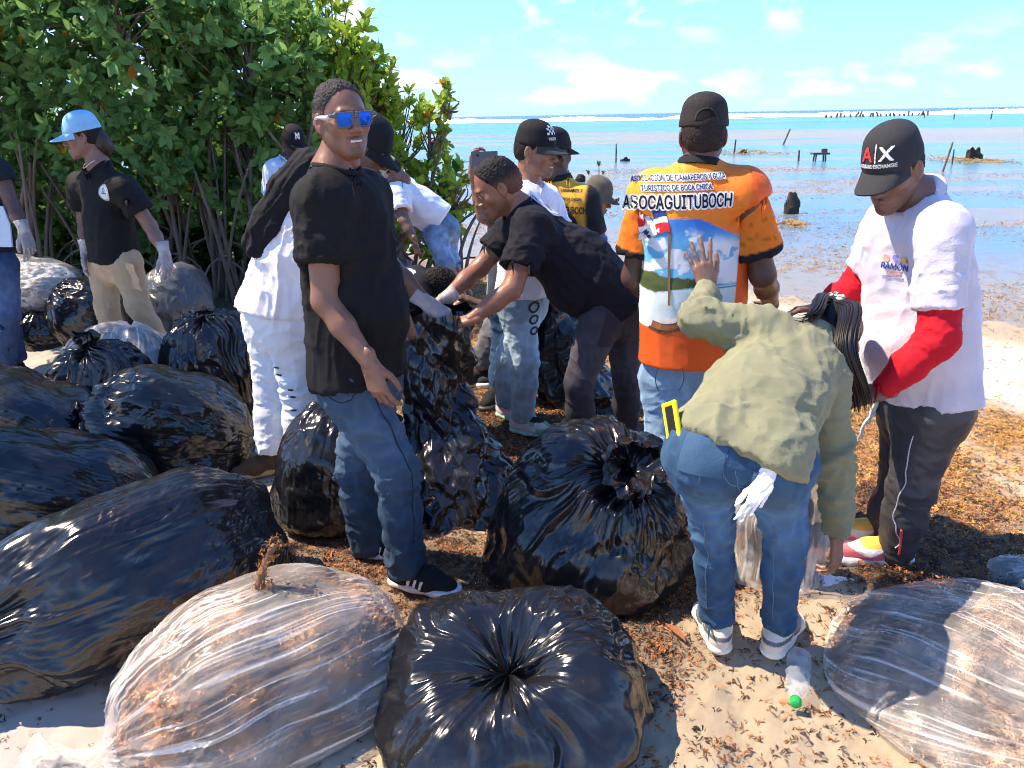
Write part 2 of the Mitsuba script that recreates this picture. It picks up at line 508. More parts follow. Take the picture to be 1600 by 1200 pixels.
cand = np.stack([rng.uniform(-2.0, 5.0, 300000), rng.uniform(1.3, 9.2, 300000)], -1)
wcv = weed_cover(cand[:, 0], cand[:, 1])
keep = rng.uniform(0, 1, len(cand)) < np.clip(wcv * .95 + .045 + .10 * sstep(-.7, .2, cand[:, 0]) * (1 - sstep(2.4, 3.2, cand[:, 1])), 0, 1) * np.clip(1.35 - cand[:, 1] * .09, .25, 1)
cand, wcv = cand[keep], wcv[keep]
zz = ground_z(cand[:, 0], cand[:, 1]) + .012 * wcv
heap = .05 * np.clip(meshkit.fbm(np.c_[cand * 3.2, zz * 0], 3, 61) - .42, 0, 1) * wcv * 2.2
pos = np.c_[cand, zz + .003 + heap * rng.uniform(0, 1, len(cand))]
golden = sstep(3.1, 4.5, shore(cand[:, 0], cand[:, 1]) + 2.2 * (meshkit.fbm(np.c_[cand * 1.3, zz * 0], 3, 71) - .5))
pick = rng.uniform(0, 1, len(cand))
kind_ = np.where(pick < golden * .6, 0, np.where(pick < .45 + .3 * golden, 1, 2))
tones = [('golden_seaweed', (.60, .34, .09), 'golden orange seaweed heaped along the wrack line behind the workers'),
         ('brown_seaweed', (.36, .145, .055), 'reddish brown seaweed scattered over the trampled sand'),
         ('dark_seaweed', (.070, .040, .025), 'dark wet seaweed matted on the sand under the bags')]
for k, (nm, c, lb) in enumerate(tones):
    q = pos[kind_ == k]
    m = sprigs(q, rng.uniform(.008, .026, len(q)), 40 + k)
    per = np.repeat(rng.uniform(.6, 1.45, len(q)), 5)
    cc = np.clip(np.tile(per, 5)[:, None] * np.array(c), 0, 1)
    add(nm, ply(m, 'matte', color=cc), label=lb, kind='stuff')
# floating scraps
q = np.stack([rng.uniform(-6, 16, 90000), 6.5 + 22 * rng.uniform(0, 1, 90000) ** 1.4], -1)
q = q[(shore(q[:, 0], q[:, 1]) > 8.1)]
den = meshkit.fbm(np.c_[q * [.45, .8], q[:, :1] * 0], 4, 81)
q = q[rng.uniform(0, 1, len(q)) < np.clip((den - .44) * 3.5, 0, 1)]
m = sprigs(np.c_[q, np.full(len(q), WATER + .006)], rng.uniform(.018, .045, len(q)), 50, .06)
add('floating_seaweed', ply(m, 'matte', color=np.clip(np.tile(np.repeat(rng.uniform(.6, 1.4, len(q)), 5), 5)[:, None] * np.array([.40, .25, .10]), 0, 1)), label='loose scraps of brown seaweed drifting on the shallow water', kind='stuff')


# ---------------------------------------------------------------- people
def frame(f, up=(0, 0, 1)):
    """Columns: right-hand side, forward, up of someone facing f."""
    f = nrm(f); u = np.asarray(up, float); u = nrm(u - f * u.dot(f))
    return np.stack([np.cross(f, u), f, u], 1)


HEADS = {}


def head_solid(fem, res, ears=True, smile=False, lids=True):
    s = Solid(res)
    s.ball((0, -.014, .036), (.074, .094, .084), .02)
    s.ball((0, .026, -.026), (.061, .063, .088), .03)
    for sx in (-1, 1):
        s.bone((sx * .047, .0, -.048), (sx * .012, .068, -.096), .021, .017, .03)
        s.ball((sx * .041, .054, -.022), (.023, .021, .020), .022)
    s.ball((0, .072, -.096), (.018, .016, .014), .018)
    s.bone((-.034, .079, .021), (.034, .079, .021), .011, .011, .016)
    for sx in (-1, 1):
        s.ball((sx * .032, .094, .001), (.018, .015, .012), .014, sub=True)
        s.ball((sx * .032, .0735, .001), (.0150, .0135, .0125), .006)
        s.bone((sx * .045, .077, .0085), (sx * .018, .084, .0075), .0042, .004, .006)
    s.bone((0, .083, .016), (0, .104, -.026), .0085, .0115, .012)
    s.ball((0, .106, -.030), (.0125, .011, .010), .008)
    for sx in (-1, 1):
        s.ball((sx * .0145, .094, -.034), (.0095, .011, .008), .007)
        s.ball((sx * .0075, .100, -.0415), (.0045, .006, .004), .004, sub=True)
    w = .027 if smile else .023
    dz = .004 if smile else 0
    for sx in (-1, 1):
        s.bone((sx * w, .078, -.066 + dz), (0, .0935, -.0605), .0040, .0068, .007)
        s.bone((sx * w, .078, -.068 + dz), (0, .0905, -.0755), .0042, .0078, .007)
    if smile:
        s.bone((-.019, .0925, -.066), (0, .0985, -.0655), .0042, .0050, .002, sub=True); s.bone((.019, .0925, -.066), (0, .0985, -.0655), .0042, .0050, .002, sub=True)
    else:
        s.bone((-.020, .094, -.0675), (.020, .094, -.0675), .0022, .0022, .004, sub=True)
    if ears:
        for sx in (-1, 1):
            R = frame((sx * .9, .25, 0))
            s.ball((sx * .077, -.010, -.004), (.019, .0085, .031), .008, R)
            s.ball((sx * .084, -.002, .001), (.009, .008, .017), .005, R, sub=True)
            s.ball((sx * .073, -.004, -.030), (.008, .007, .010), .006)
    s.bone((0, -.030, -.035), (0, -.035, -.125), .056, .054, .03)
    return s.mesh()


def head_mesh(fem, near, smile):
    key = (fem, near, smile)
    if key not in HEADS:
        HEADS[key] = relax(head_solid(fem, .0033 if near else .006, smile=smile), 2)
    return HEADS[key].copy()


def head_colour(v, base, stubble=0.0, lip=(.36, .13, .11), seed=0):
    """Skin with the head's own lips, brows and beard shadow (v in head space)."""
    base = np.asarray(base, float)
    c = base * (1 + .16 * (meshkit.fbm(v * 32, 3, seed)[:, None] - .5)) * np.array([1, .97 + 0, .95])
    lipd = np.exp(-((v[:, 0] / .021) ** 4 + ((v[:, 2] + .068) / .0095) ** 4)) * (v[:, 1] > .072)
    c = c * (1 - .55 * lipd[:, None]) + np.array(lip) * base.mean() / .22 * .55 * lipd[:, None]
    ax = np.abs(v[:, 0])
    brow = np.exp(-(((ax - .033) / .019) ** 4 + ((v[:, 2] - .0225 + .10 * np.abs(ax - .03)) / .0042) ** 2)) * (v[:, 1] > .05)
    c = c * (1 - .85 * brow[:, None]) + np.array([.018, .013, .011]) * .85 * brow[:, None]
    if stubble:
        chin = np.exp(-((ax / .026) ** 4 + ((v[:, 2] + .098) / .020) ** 4)) + np.exp(-((ax / .030) ** 4 + ((v[:, 2] + .052) / .0055) ** 4)) * .9
        jaw = sstep(.036, .052, ax) * sstep(-.02, -.05, v[:, 2]) * sstep(-.135, -.11, v[:, 2]) * (v[:, 1] > -.01)
        m = np.clip(chin * (v[:, 1] > .05) + jaw * .6, 0, 1) * stubble * (.7 + .5 * meshkit.noise(v * 420, 8))
        c = c * (1 - m[:, None]) + np.array([.025, .019, .016]) * m[:, None]
    return np.clip(c, 0, 1)


PRESET = {  # curl of thumb, index, middle, ring, little (degrees per joint), spread
    'relaxed': ((18, 22, 28, 33, 38), .8), 'open': ((0, 3, 3, 4, 6), 1.5), 'grip': ((38, 62, 66, 68, 70), .5),
    'pinch': ((32, 42, 46, 40, 34), .7), 'reach': ((14, 20, 24, 26, 24), 1.1), 'flat': ((4, 5, 5, 6, 8), 1.1)}


def hand_mesh(right, preset, res, fat=1.0):
    """A hand in its own space: wrist at the origin, fingers along +y, back of the hand +z, the right hand's thumb at -x."""
    curl, spread = PRESET[preset]
    s = Solid(res)
    sx = -1 if right else 1
    up = np.array([0, 0, 1.0])
    s.bone((0, -.03, 0), (0, .012, 0), .029 * fat, .028 * fat, .012, up, .74, .70)
    kn = [(.028, .088, .002, .0092, (.042, .025, .020)), (.009, .093, .004, .0095, (.046, .029, .021)), (-.010, .089, .002, .0090, (.042, .027, .020)), (-.027, .080, -.002, .0080, (.033, .020, .018))]
    for i, (x, y, z, r, ls) in enumerate(kn):
        x *= sx
        s.bone((x * .62, .008, 0), (x, y, z), .0155 * fat, .0118 * fat, .012, up, .88, .95)
        a = math.radians(curl[i + 1] * .75)
        side = (x * 2.2 * spread + 0) * 1.0
        p = np.array([x, y, z]); d0 = nrm((side * 1.0, 1.0 * .16 * 0 + .35, 0))
        ang = a
        for j, L in enumerate(ls):
            d = d0 * math.cos(ang) + np.array([0, 0, -1]) * math.sin(ang)
            q = p + nrm(d) * L
            s.bone(p, q, r * (1 - .09 * j) * fat, r * (1 - .09 * (j + 1)) * fat, .0045)
            p = q
            ang += math.radians(curl[i + 1] * (1.15 if j == 0 else .8))
    # thumb: leaves the side of the palm near its base
    c = math.radians(curl[0])
    p = np.array([sx * .022, .022, -.006])
    d = nrm((sx * .52 * math.cos(c * .6), .78, -.22 - .5 * math.sin(c)))
    for j, (L, r0, r1) in enumerate(((.042, .0145, .0115), (.032, .0112, .0098), (.026, .0098, .0080))):
        q = p + d * L
        s.bone(p, q, r0 * fat, r1 * fat, .009 if j == 0 else .004)
        p = q
        d = nrm(d + np.array([-sx * .35 * math.sin(c) - sx * .12, .35, -.30 * math.sin(c)]))
    return relax(s.mesh(), 2)


def placed(m, R, o, sc=1.0):
    m = m.copy()
    m.vertices = (np.array(m.vertices) * sc) @ np.asarray(R).T + o
    return m


def shoe_parts(res, L=.285, W=.098, collar=.085):
    """(upper, sole) of a trainer in its own space: heel at the back, toe along +y, ground at z = 0, ankle above the origin."""
    y0, y1 = -.075, L - .075
    up = Solid(res)
    up.bone((0, y0 + .045, .050), (0, .09, .045), .046, .046, .02, (1, 0, 0), .80, .92)
    up.bone((0, .09, .045), (0, y1 - .045, .036), .048, .036, .03, (0, 0, 1), .9, .82)
    up.bone((0, .0, .055), (0, -.005, collar), .044, .043, .02)
    up.bone((0, .03, .075), (0, .10, .058), .030, .030, .02)
    up.ball((0, .0, collar + .03), (.034, .042, .04), .004, sub=True)
    up.cut((0, 0, .018), (0, 0, -1), .004)
    so = Solid(res)
    for (a, b, w0, w1) in ((y0 + .040, .04, .041, .040), (.04, y1 - .048, .040, .050)):
        so.bone((0, a, .018), (0, b, .016), w0, w1, .02, (0, 0, 1), .55, .50)
    so.bone((0, y1 - .05, .018), (0, y1 - .042, .022), .049, .040, .02, (0, 0, 1), .5, .5)
    so.cut((0, 0, 0), (0, 0, -1), .002)
    so.cut((0, 0, .034), (0, 0, 1), .002)
    return relax(up.mesh(), 2), relax(so.mesh(), 1)


SHOES = {}


def cap_mesh(res, back=False, visor_len=.075):
    """(dome, visor) of a baseball cap in head space."""
    s = Solid(res)
    s.ball((0, -.012, .040), (.086, .105, .094), .02)
    s.ball((0, -.02, .10), (.070, .080, .045), .03)
    s.cut((0, 0, .030), nrm((0, .0, -1)))
    s.ball((0, -.014, .020), (.078, .097, .080), .004, sub=True)
    dome = relax(s.mesh(), 2)
    if back:
        b = Solid(res); b.ball((0, -.118, .048), (.034, .05, .026), .004); pass
    # visor: a curved sheet with thickness
    a = np.linspace(-1.12, 1.12, 25); r = np.linspace(0, 1, 9)
    A, Rr = np.meshgrid(a, r)
    x = np.sin(A) * .083
    y = -.012 + np.cos(A) * .103 + Rr * visor_len * np.clip(1 - (np.abs(A) / 1.12) ** 3.2, .0, 1)
    z = .033 - 2.6 * x ** 2 * (0.25 + .75 * Rr) - .020 * Rr + .004
    top = np.stack([x, y, z], -1); bot = top - [0, 0, .005]
    m1, m2 = grid_mesh(top[:, ::-1]), grid_mesh(bot)
    rim = []
    loop = [(0, j) for j in range(25)] + [(i, 24) for i in range(1, 9)] + [(8, j) for j in range(23, -1, -1)] + [(i, 0) for i in range(7, 0, -1)]
    P = np.array([top[i, j] for i, j in loop] + [bot[i, j] for i, j in loop]); n = len(loop)
    for i in range(n):
        j = (i + 1) % n
        rim += [[i, j, n + j], [i, n + j, n + i]]
    return dome, cat([m1, m2, trimesh.Trimesh(P, np.array(rim), process=False)])


def wrap(flat, O, R_, U_, target, lift=.0015, maxd=None):
    """Lays flat lettering (its x along R_, its y along U_) onto the target surface, seen along the normal R_ x U_."""
    N = nrm(np.cross(R_, U_)); R_ = nrm(R_); U_ = nrm(U_)
    tv = np.array(target.vertices); tn = vnormals(tv, np.array(target.faces))
    q = np.stack([(tv - O) @ R_, (tv - O) @ U_], -1); h = (tv - O) @ N
    fv = np.array(flat.vertices)
    lo, hi = fv[:, :2].min(0) - .04, fv[:, :2].max(0) + .04
    k = (tn @ N > .02) & (q > lo).all(1) & (q < hi).all(1)
    if k.sum() > 8:   # only the outermost layer counts
        from scipy.spatial import cKDTree
        ki = np.where(k)[0]
        bad = set()
        for a_, b_ in cKDTree(q[ki]).query_pairs(.014):
            if abs(h[ki[a_]] - h[ki[b_]]) > .030:
                bad.add(int(ki[a_] if h[ki[a_]] < h[ki[b_]] else ki[b_]))
        k[list(bad)] = False
    if maxd:
        k &= np.abs(h) < maxd
    f = LinearNDInterpolator(q[k], h[k])
    z = f(fv[:, 0], fv[:, 1])
    from scipy.spatial import cKDTree
    _, nb = cKDTree(q[k]).query(fv[:, :2], k=3)
    z = np.where(np.isnan(z), h[k][nb].mean(1), z)
    z = np.maximum(z, h[k][nb].max(1) - .0035) + lift + fv[:, 2]
    m = flat.copy()
    m.vertices = O + np.outer(fv[:, 0], R_) + np.outer(fv[:, 1], U_) + np.outer(z, N)
    return m


def text(s, h, bold=True, depth=.0012, width=None, fine=.012):
    """Lettering centred on the origin, cut fine enough to bend."""
    m = meshkit.text_mesh(s, h, depth, bold)
    b = m.bounds
    m.apply_translation([-(b[0, 0] + b[1, 0]) / 2, 0, 0])
    if width:
        m.apply_scale([width / (b[1, 0] - b[0, 0]), 1, 1])
    v, f = trimesh.remesh.subdivide_to_size(m.vertices, m.faces, fine, max_iter=6)
    return trimesh.Trimesh(v, f, process=False)


def ink(m, c, parent, name='lettering', bsdf='matte', label=None):
    return add(name, ply(m, bsdf, smooth=False, color=np.tile(np.asarray(c, float), (len(m.vertices), 1))), parent, label)


def disc(r, n=24, rings=5, depth=.001, r0=0.0):
    a = np.arange(n) * 2 * np.pi / n
    rr = np.linspace(r0, r, rings)
    P = np.stack([np.stack([k * np.cos(np.r_[a, a[:1]]), k * np.sin(np.r_[a, a[:1]]), np.full(n + 1, depth)], -1) for k in rr])
    m = grid_mesh(P)
    m.faces = m.faces[:, ::-1]
    return m


def person(label, J, fwd, pfwd=None, hf=None, hu=(0, 0, 1), skin=(.16, .085, .055), hands=None, shirt=None, pants=None, shoes=None,
           head=None, build=1.0, belly=0.0, near=True, fem=False, res=None, group=None, hs=1.0):
    """One person. J: joints (head, neck, sl, sr, el, er, wl, wr, pel, hl, hr, kl, kr, al, ar). Returns (key, a dict of what the caller may dress further)."""
    key = thing('person', label, 'person', group)
    res = res or (.008 if near else .013)
    fwd = nrm(fwd); pfwd = nrm(pfwd if pfwd is not None else fwd)
    J = dict(J); H = {}
    ch = (J['sl'] + J['sr']) / 2
    N = J['neck']; P = J['pel']
    spine = nrm(ch - P)
    F = nrm(fwd - spine * fwd.dot(spine))
    waist = J.get('waist', P * .55 + ch * .45)
    b = build
    HR = frame(hf if hf is not None else fwd, hu)
    skin = np.asarray(skin, float) * 1.12

    def torso(s, g, cloth=0.0):
        """The trunk, grown by g."""
        sh = .062 * b + g * .8
        s.bone(J['sl'] * .90 + ch * .10 - spine * .008, J['sr'] * .90 + ch * .10 - spine * .008, sh, sh, .05)
        s.bone(ch - spine * .06, ch - spine * .20, .146 * b + g, .144 * b + g, .06, F, .68, .74)
        s.bone(ch - spine * .18, waist, .143 * b + g, (.134 + belly * .5) * b + g, .06, F, .74, .80)
        if belly:
            s.ball(waist * .75 + P * .25 + F * .055, (.115 * b + belly + g,) * 3, .07)
        s.bone(waist, P, (.134 + belly * .4) * b + g, .155 * b + g, .06, F, .78, .76)
        for q in 'lr':
            s.bone(N - spine * (.01 + cloth), J['s' + q] * .75 + ch * .25, .040 + g * .4, .050 * b + g * .6, .05)
        s.bone(N - spine * cloth, ch - spine * .04, .052 + g * .4, .07 * b + g, .05)

    # ---- the body: one surface from the neck to the ankles, with head and hands grown on
    s = Solid(res)
    torso(s, -.006)
    hc = J['head']
    if head is not False:
        s.bone(hc + HR @ (V(0, -.030, -.055) * hs), N, .054 * hs, .060, .03)
    for q in 'lr':
        if 'e' + q in J:
            s.bone(J['s' + q], J['e' + q], .054 * b, .043 * b, .04)
            s.bone(J['e' + q], J['e' + q] * .6 + J['w' + q] * .4, .043 * b, .041 * b, .02)
            s.bone(J['e' + q] * .6 + J['w' + q] * .4, J['w' + q], .041 * b, .0265, .02)
        if 'k' + q in J:
            s.bone(J['h' + q], J['k' + q], .082 * b, .054 * b, .04)
            s.bone(J['k' + q], J['k' + q] * .6 + J['a' + q] * .4, .054 * b, .053 * b, .03)
            s.bone(J['k' + q] * .6 + J['a' + q] * .4, J['a' + q], .053 * b, .036, .03)
            s.ball(J['a' + q], .036, .02)
    body = relax(s.mesh(), 2)
    cols = [vcol(body, skin, .05, 9)]
    parts = [body]
    gloves = {}
    for q, (d, pn, preset, glove) in (hands or {}).items():
        m = hand_mesh(q == 'r', preset, .0034 if near else .0055)
        y = nrm(d); z = -nrm(np.asarray(pn, float) - y * np.dot(pn, y))
        R = np.stack([np.cross(y, z), y, z], 1)
        m = placed(m, R, J['w' + q], 1.0 if not fem else .93)
        parts.append(m); c = vcol(m, skin, .07, 40)
        cols.append(c)
        H['hand' + q] = (R, J['w' + q])
        if glove:
            gm = hand_mesh(q == 'r', preset, .0040 if near else .006, 1.10)
            gv = np.array(gm.vertices); gn = vnormals(gv, gm.faces)
            gm.vertices = gv + gn * (.003 * (ridge(gv * 60, 3) - .3))[:, None]
            gm = placed(gm, R, J['w' + q], 1.0 if not fem else .95)
            cuff = [J['w' + q] - y * a for a in (-.012, .02, .045, .07)]
            gm = cat([gm, tube(cuff, [.032, .033, .036, .040], 14)])
            gloves[q] = gm
    if head is not False:
        hd = head or {}
        hm = head_mesh(fem, near, hd.get('smile', False))
        hv = np.array(hm.vertices)
        if 'squash' in hd:
            hv = hv * np.asarray(hd['squash'])
            hm.vertices = hv
        cols.append(head_colour(hv, skin * hd.get('tone', 1.0), hd.get('stubble', 0), seed=len(labels)))
        parts.append(placed(hm, HR, hc, hs))
    whole = cat(parts)
    add('body', ply(whole, 'skin', smooth=True, color=np.vstack(cols)), key)
    for q, gm in gloves.items():
        add('glove', ply(gm, 'glove_film', smooth=True), key, 'clear thin plastic glove' if True else None)

    # ---- head pieces
    def hp(m):
        return placed(m, HR, hc, hs)
    H['hp'], H['HR'], H['hc'], H['key'], H['F'], H['spine'], H['ch'], H['waist'] = hp, HR, hc, key, F, spine, ch, waist
    if head is not False:
        hd = head or {}
        if hd.get('eyes', True) and near:
            for sx in (-1, 1):
                e = trimesh.creation.icosphere(2, .0105); e.apply_translation([sx * .032, .0785, .0012])
                ev = np.array(e.vertices); dd = np.linalg.norm((ev - [sx * .032, .089, 0.0]) * [1, 1, 1], axis=1)
                ec = np.where(dd[:, None] < .0056, np.array([[.02, .012, .01]]), np.array([[.62, .60, .57]]))
                add('eye', ply(hp(e), 'leather', smooth=True, color=ec), key)
        if hd.get('smile'):
            t = tube(np.stack([np.linspace(-.017, .017, 9), .0905 - 16 * np.linspace(-.017, .017, 9) ** 2, np.full(9, -.0645)], -1), .0046, 8)
            add('teeth', shape(hp(t), 'leather', (.62, .60, .55), .01), key)
        hair = hd.get('hair')
        if hair:
            s = Solid(.004 if near else .007)
            th = hair.get('thick', .007)
            s.ball((0, -.014, .036), (.074 + th, .094 + th, .084 + th), .02)
            s.ball((0, -.04, .0), (.070 + th, .072 + th, .075), .02)
            s.cut((0, .052, .078), nrm((0, 1, -.50)))
            s.cut((0, .030, .028), nrm((0, .75, -.55)))
            s.cut((0, -.03, -.045), nrm((0, .1, -1)))
            s.ball((0, .06, -.06), (.09, .085, .085), .004, sub=True)
            m = relax(s.mesh(), 1)
            v = np.array(m.vertices); n = vnormals(v, m.faces)
            m.vertices = v + n * (hair.get('curl', .0035) * (meshkit.noise(v * 240, 5) - .4) + .004 * (meshkit.noise(v * 60, 6) - .5))[:, None]
            if 'squash' in hd:
                m.vertices = np.array(m.vertices) * np.asarray(hd['squash'])
            hc_ = vcol(m, hair.get('color', (.022, .018, .016)), .25, 140)
            if hair.get('fade'):
                low = sstep(.055, .0, np.array(m.vertices)[:, 2])[:, None] * hair['fade']
                hc_ = hc_ * (1 - low) + skin * .8 * low
            add('hair', ply(hp(m), 'matte', smooth=True, color=hc_), key)
        cap = hd.get('cap')
        if cap:
            dome, visor = cap_mesh(.0045 if near else .007, visor_len=cap.get('visor', .075))
            Rc = np.eye(3)
            if cap.get('back'):
                Rc = np.diag([-1.0, -1.0, 1.0])
            tilt = cap.get('tilt', 0.0)
            ct, st = math.cos(tilt), math.sin(tilt)
            Rc = np.array([[1, 0, 0], [0, ct, -st], [0, st, ct]]) @ Rc
            sh = np.asarray(cap.get('shift', (0, 0, 0)), float)
            dome.vertices = np.array(dome.vertices) * cap.get('size', 1.0) @ Rc.T + sh
            visor.vertices = np.array(visor.vertices) * cap.get('size', 1.0) @ Rc.T + sh
            kd = add('cap', shape(hp(dome), 'cloth', cap['color'], .05), key, cap.get('label'))
            add('visor', shape(hp(visor), 'cloth', cap.get('visor_color', cap['color']), .05), kd)
            btn = trimesh.creation.icosphere(2, .007); btn.apply_scale([1, 1, .5]); btn.apply_translation([0, -.014, .139])
            btn.vertices = np.array(btn.vertices) * cap.get('size', 1.0) @ Rc.T + sh
            add('button', shape(hp(btn), 'cloth', cap['color'], .05), kd)
            seams = []
            if near:
                for a in np.arange(6) * np.pi / 3 + np.pi / 6 * 0:
                    t = np.linspace(.08, 1.32, 14)
                    p = np.stack([np.sin(t) * np.cos(a) * .0868, -.012 + np.sin(t) * np.sin(a) * .1058, .040 + np.cos(t) * .0955], -1)
                    p = p * cap.get('size', 1.0) @ Rc.T + sh
                    seams.append(tube(p, .0009, 4))
                add('seam', shape(hp(cat(seams)), 'cloth', tuple(np.asarray(cap['color']) * .6), .02), kd)
            H['cap'], H['capR'], H['capS'] = hp(dome), Rc, sh
            H['capkey'] = kd

    # ---- trousers
    if pants:
        g = pants.get('loose', .012)
        s = Solid(res)
        top = pants.get('top', P + spine * .09)
        s.bone(top, P - spine * .02, .138 * b + g, .154 * b + g, .05, nrm(pfwd - spine * pfwd.dot(spine)), .74, .76)
        seat = pants.get('seat', .0)
        ends = pants.get('ends', 1.0)
        for q in 'lr':
            if 'k' + q not in J:
                continue
            h, k, a = J['h' + q], J['k' + q], J['a' + q]
            if seat:
                s.ball(h - pfwd * .035 + V(0, 0, .02), (.100 * b + seat,) * 3, .06)
            s.bone(h, k, (.086 + pants.get('thigh', 0)) * b + g, (.054) * b + g, .045)
            if ends >= .5:
                e = k + (a - k) * ((ends - .5) * 2)
                d = nrm(a - k)
                s.bone(k, k * .6 + e * .4, .054 * b + g, .055 * b + g, .03)
                s.bone(k * .6 + e * .4, e, .055 * b + g, pants.get('cuff', .052) + g * .6, .03, clip=((e, d),))
                s.bone(e + d * .025, e + d * .07, pants.get('cuff', .052) + g * .6 - 1.3 * res, pants.get('cuff', .052) + g * .6 - 1.3 * res, .003, sub=True)
            else:
                d = nrm(k - h); e = h + (k - h) * ends * 2
                s.cut(e, d, within=(e + d * .12, .16))
        s.cut(top, spine, within=(top, .3))
        m = relax(s.mesh(), 2)
        fo = []
        for q in 'lr':
            if 'k' + q in J:
                h, k, a = J['h' + q], J['k' + q], J['a' + q]
                side = nrm(np.cross(a - k, pfwd)) if np.linalg.norm(np.cross(a - k, pfwd)) > .01 else V(1, 0, 0)
                fo += [(side + .4 * pfwd, .05, pants.get('wr', .013), k, .13), (side - .5 * pfwd + .4 * spine, .06, pants.get('wr', .013) * .6, h * .5 + k * .5, .2), (side - .4 * pfwd + .25 * spine, .052, pants.get('wr', .013) * .85, a * .85 + k * .15, .12), (side + spine * .5, .06, pants.get('wr', .013), h, .14), (nrm(a - h), .09, .005, None, 1)]
        m = folds(m, fo, pants.get('seed', 3))
        c = np.asarray(pants['color'], float)
        v = np.array(m.vertices)
        cc = vcol(m, c, pants.get('var', .10), 20)
        if pants.get('fade'):
            fd = np.zeros(len(v))
            for q in 'lr':
                if 'k' + q in J:
                    h, k = J['h' + q], J['k' + q]
                    fd += np.exp(-(np.linalg.norm((v - (h * .45 + k * .55)), axis=1) / .16) ** 2)
            fd = np.clip(fd, 0, 1)[:, None] * pants['fade']
            cc = cc * (1 + fd * 1.3) + fd * .03
            hi = ridge(v * [30, 30, 16], 9)[:, None] ** 3
            cc = cc * (.9 + .35 * hi)
        kp = add('trousers', ply(m, pants.get('bsdf', 'denim'), smooth=True, color=np.clip(cc, 0, 1)), key, pants.get('label'))
        H['pants'], H['pkey'] = m, kp
        # waistband, hem and side seams
        wb = []
        ax1 = nrm(np.cross(spine, pfwd)); ax2 = nrm(np.cross(ax1, spine))
        if pants.get('belt'):
            a = np.linspace(0, 2 * np.pi, 40)[:-1]
            rr = .150 * b + g + .004
            p = top - spine * .02 + np.outer(np.cos(a) * rr, ax1) + np.outer(np.sin(a) * rr * .76, ax2)
            add('belt', shape(tube(p, .016, 6, closed=True), 'leather', pants['belt'], .03), kp)
    # ---- shirt
    if shirt:
        g = shirt.get('loose', .016)
        s = Solid(res)
        torso(s, g, .016)
        hem = shirt.get('hem', P)
        hd_ = nrm(shirt.get('hemdir', -spine))
        s.bone(waist, hem + hd_ * .03, (.134 + belly * .5) * b + g, .154 * b + g + shirt.get('flare', .006), .06, F, .78, .78)
        for (bc, br) in shirt.get('over', ()):
            s.ball(bc, (br,) * 3, .06)
        s.cut(hem, hd_)
        sleeve = shirt.get('sleeve', .62)
        for q in 'lr':
            if 'e' + q not in J:
                continue
            sh, el, wr = J['s' + q], J['e' + q], J['w' + q]
            d = nrm(el - sh)
            if sleeve <= 1:
                e = sh + (el - sh) * sleeve
                r1 = .060 * b + g * .9 + shirt.get('sflare', .008)
                s.bone(sh, e, .058 * b + g, r1, .05, clip=((e, d),))
                s.bone(e + d * .022, e + d * .06, r1 - 1.5 * res, r1 - 1.2 * res, .003, sub=True)
                H['cuff' + q] = (e, d, r1)
            else:
                dw = nrm(wr - el); e = el + (wr - el) * min(sleeve - 1, 1)
                s.bone(sh, el, .060 * b + g * .7, .047 * b + g * .6, .045)
                s.bone(el, e, .047 * b + g * .6, .033 + g * .4, .03, clip=((e, dw),))
                s.bone(e + dw * .012, e + dw * .05, .033 + g * .4 - 1.2 * res, .033 + g * .4 - 1.2 * res, .003, sub=True)
                H['cuff' + q] = (e, dw, .036 + g * .7)
        nd = nrm(hc - N) if head is not False else spine
        s.bone(N - spine * .020 + F * shirt.get('neckf', .014), N + nd * .12, shirt.get('neckr', .068), .085, .008, sub=True)
        m = relax(s.mesh(), 2)
        wr_ = shirt.get('wr', .014)
        lat = nrm(J['sl'] - J['sr'])
        fo = [(spine + .25 * lat, .085, wr_ * .7, None, 1), (lat + .35 * spine, .075, wr_, waist, .20), (spine, .06, wr_ * .8, hem, .16)]
        for q in 'lr':
            if 'e' + q in J:
                fo += [(nrm(waist - J['s' + q]), .06, wr_, J['s' + q] * .7 + waist * .3, .16), (nrm(np.cross(J['e' + q] - J['s' + q], F)), .045, wr_ * .8, J['s' + q] * .5 + J['e' + q] * .5, .10)]
                if sleeve > 1:
                    fo += [(nrm(np.cross(J['w' + q] - J['e' + q], spine + .01)), .04, wr_, J['e' + q], .13), (nrm(np.cross(J['w' + q] - J['e' + q], spine + .01)), .035, wr_ * .8, J['w' + q], .12)]
        fo += shirt.get('folds', [])
        m = folds(m, fo, shirt.get('seed', 11))
        cfn = shirt['color']
        cc = cfn(np.array(m.vertices), H) if callable(cfn) else vcol(m, cfn, shirt.get('var', .05), 12)
        ks = add('shirt', ply(m, shirt.get('bsdf', 'cloth'), smooth=True, color=cc), key, shirt.get('label'))
        H['shirt'], H['skey'] = m, ks
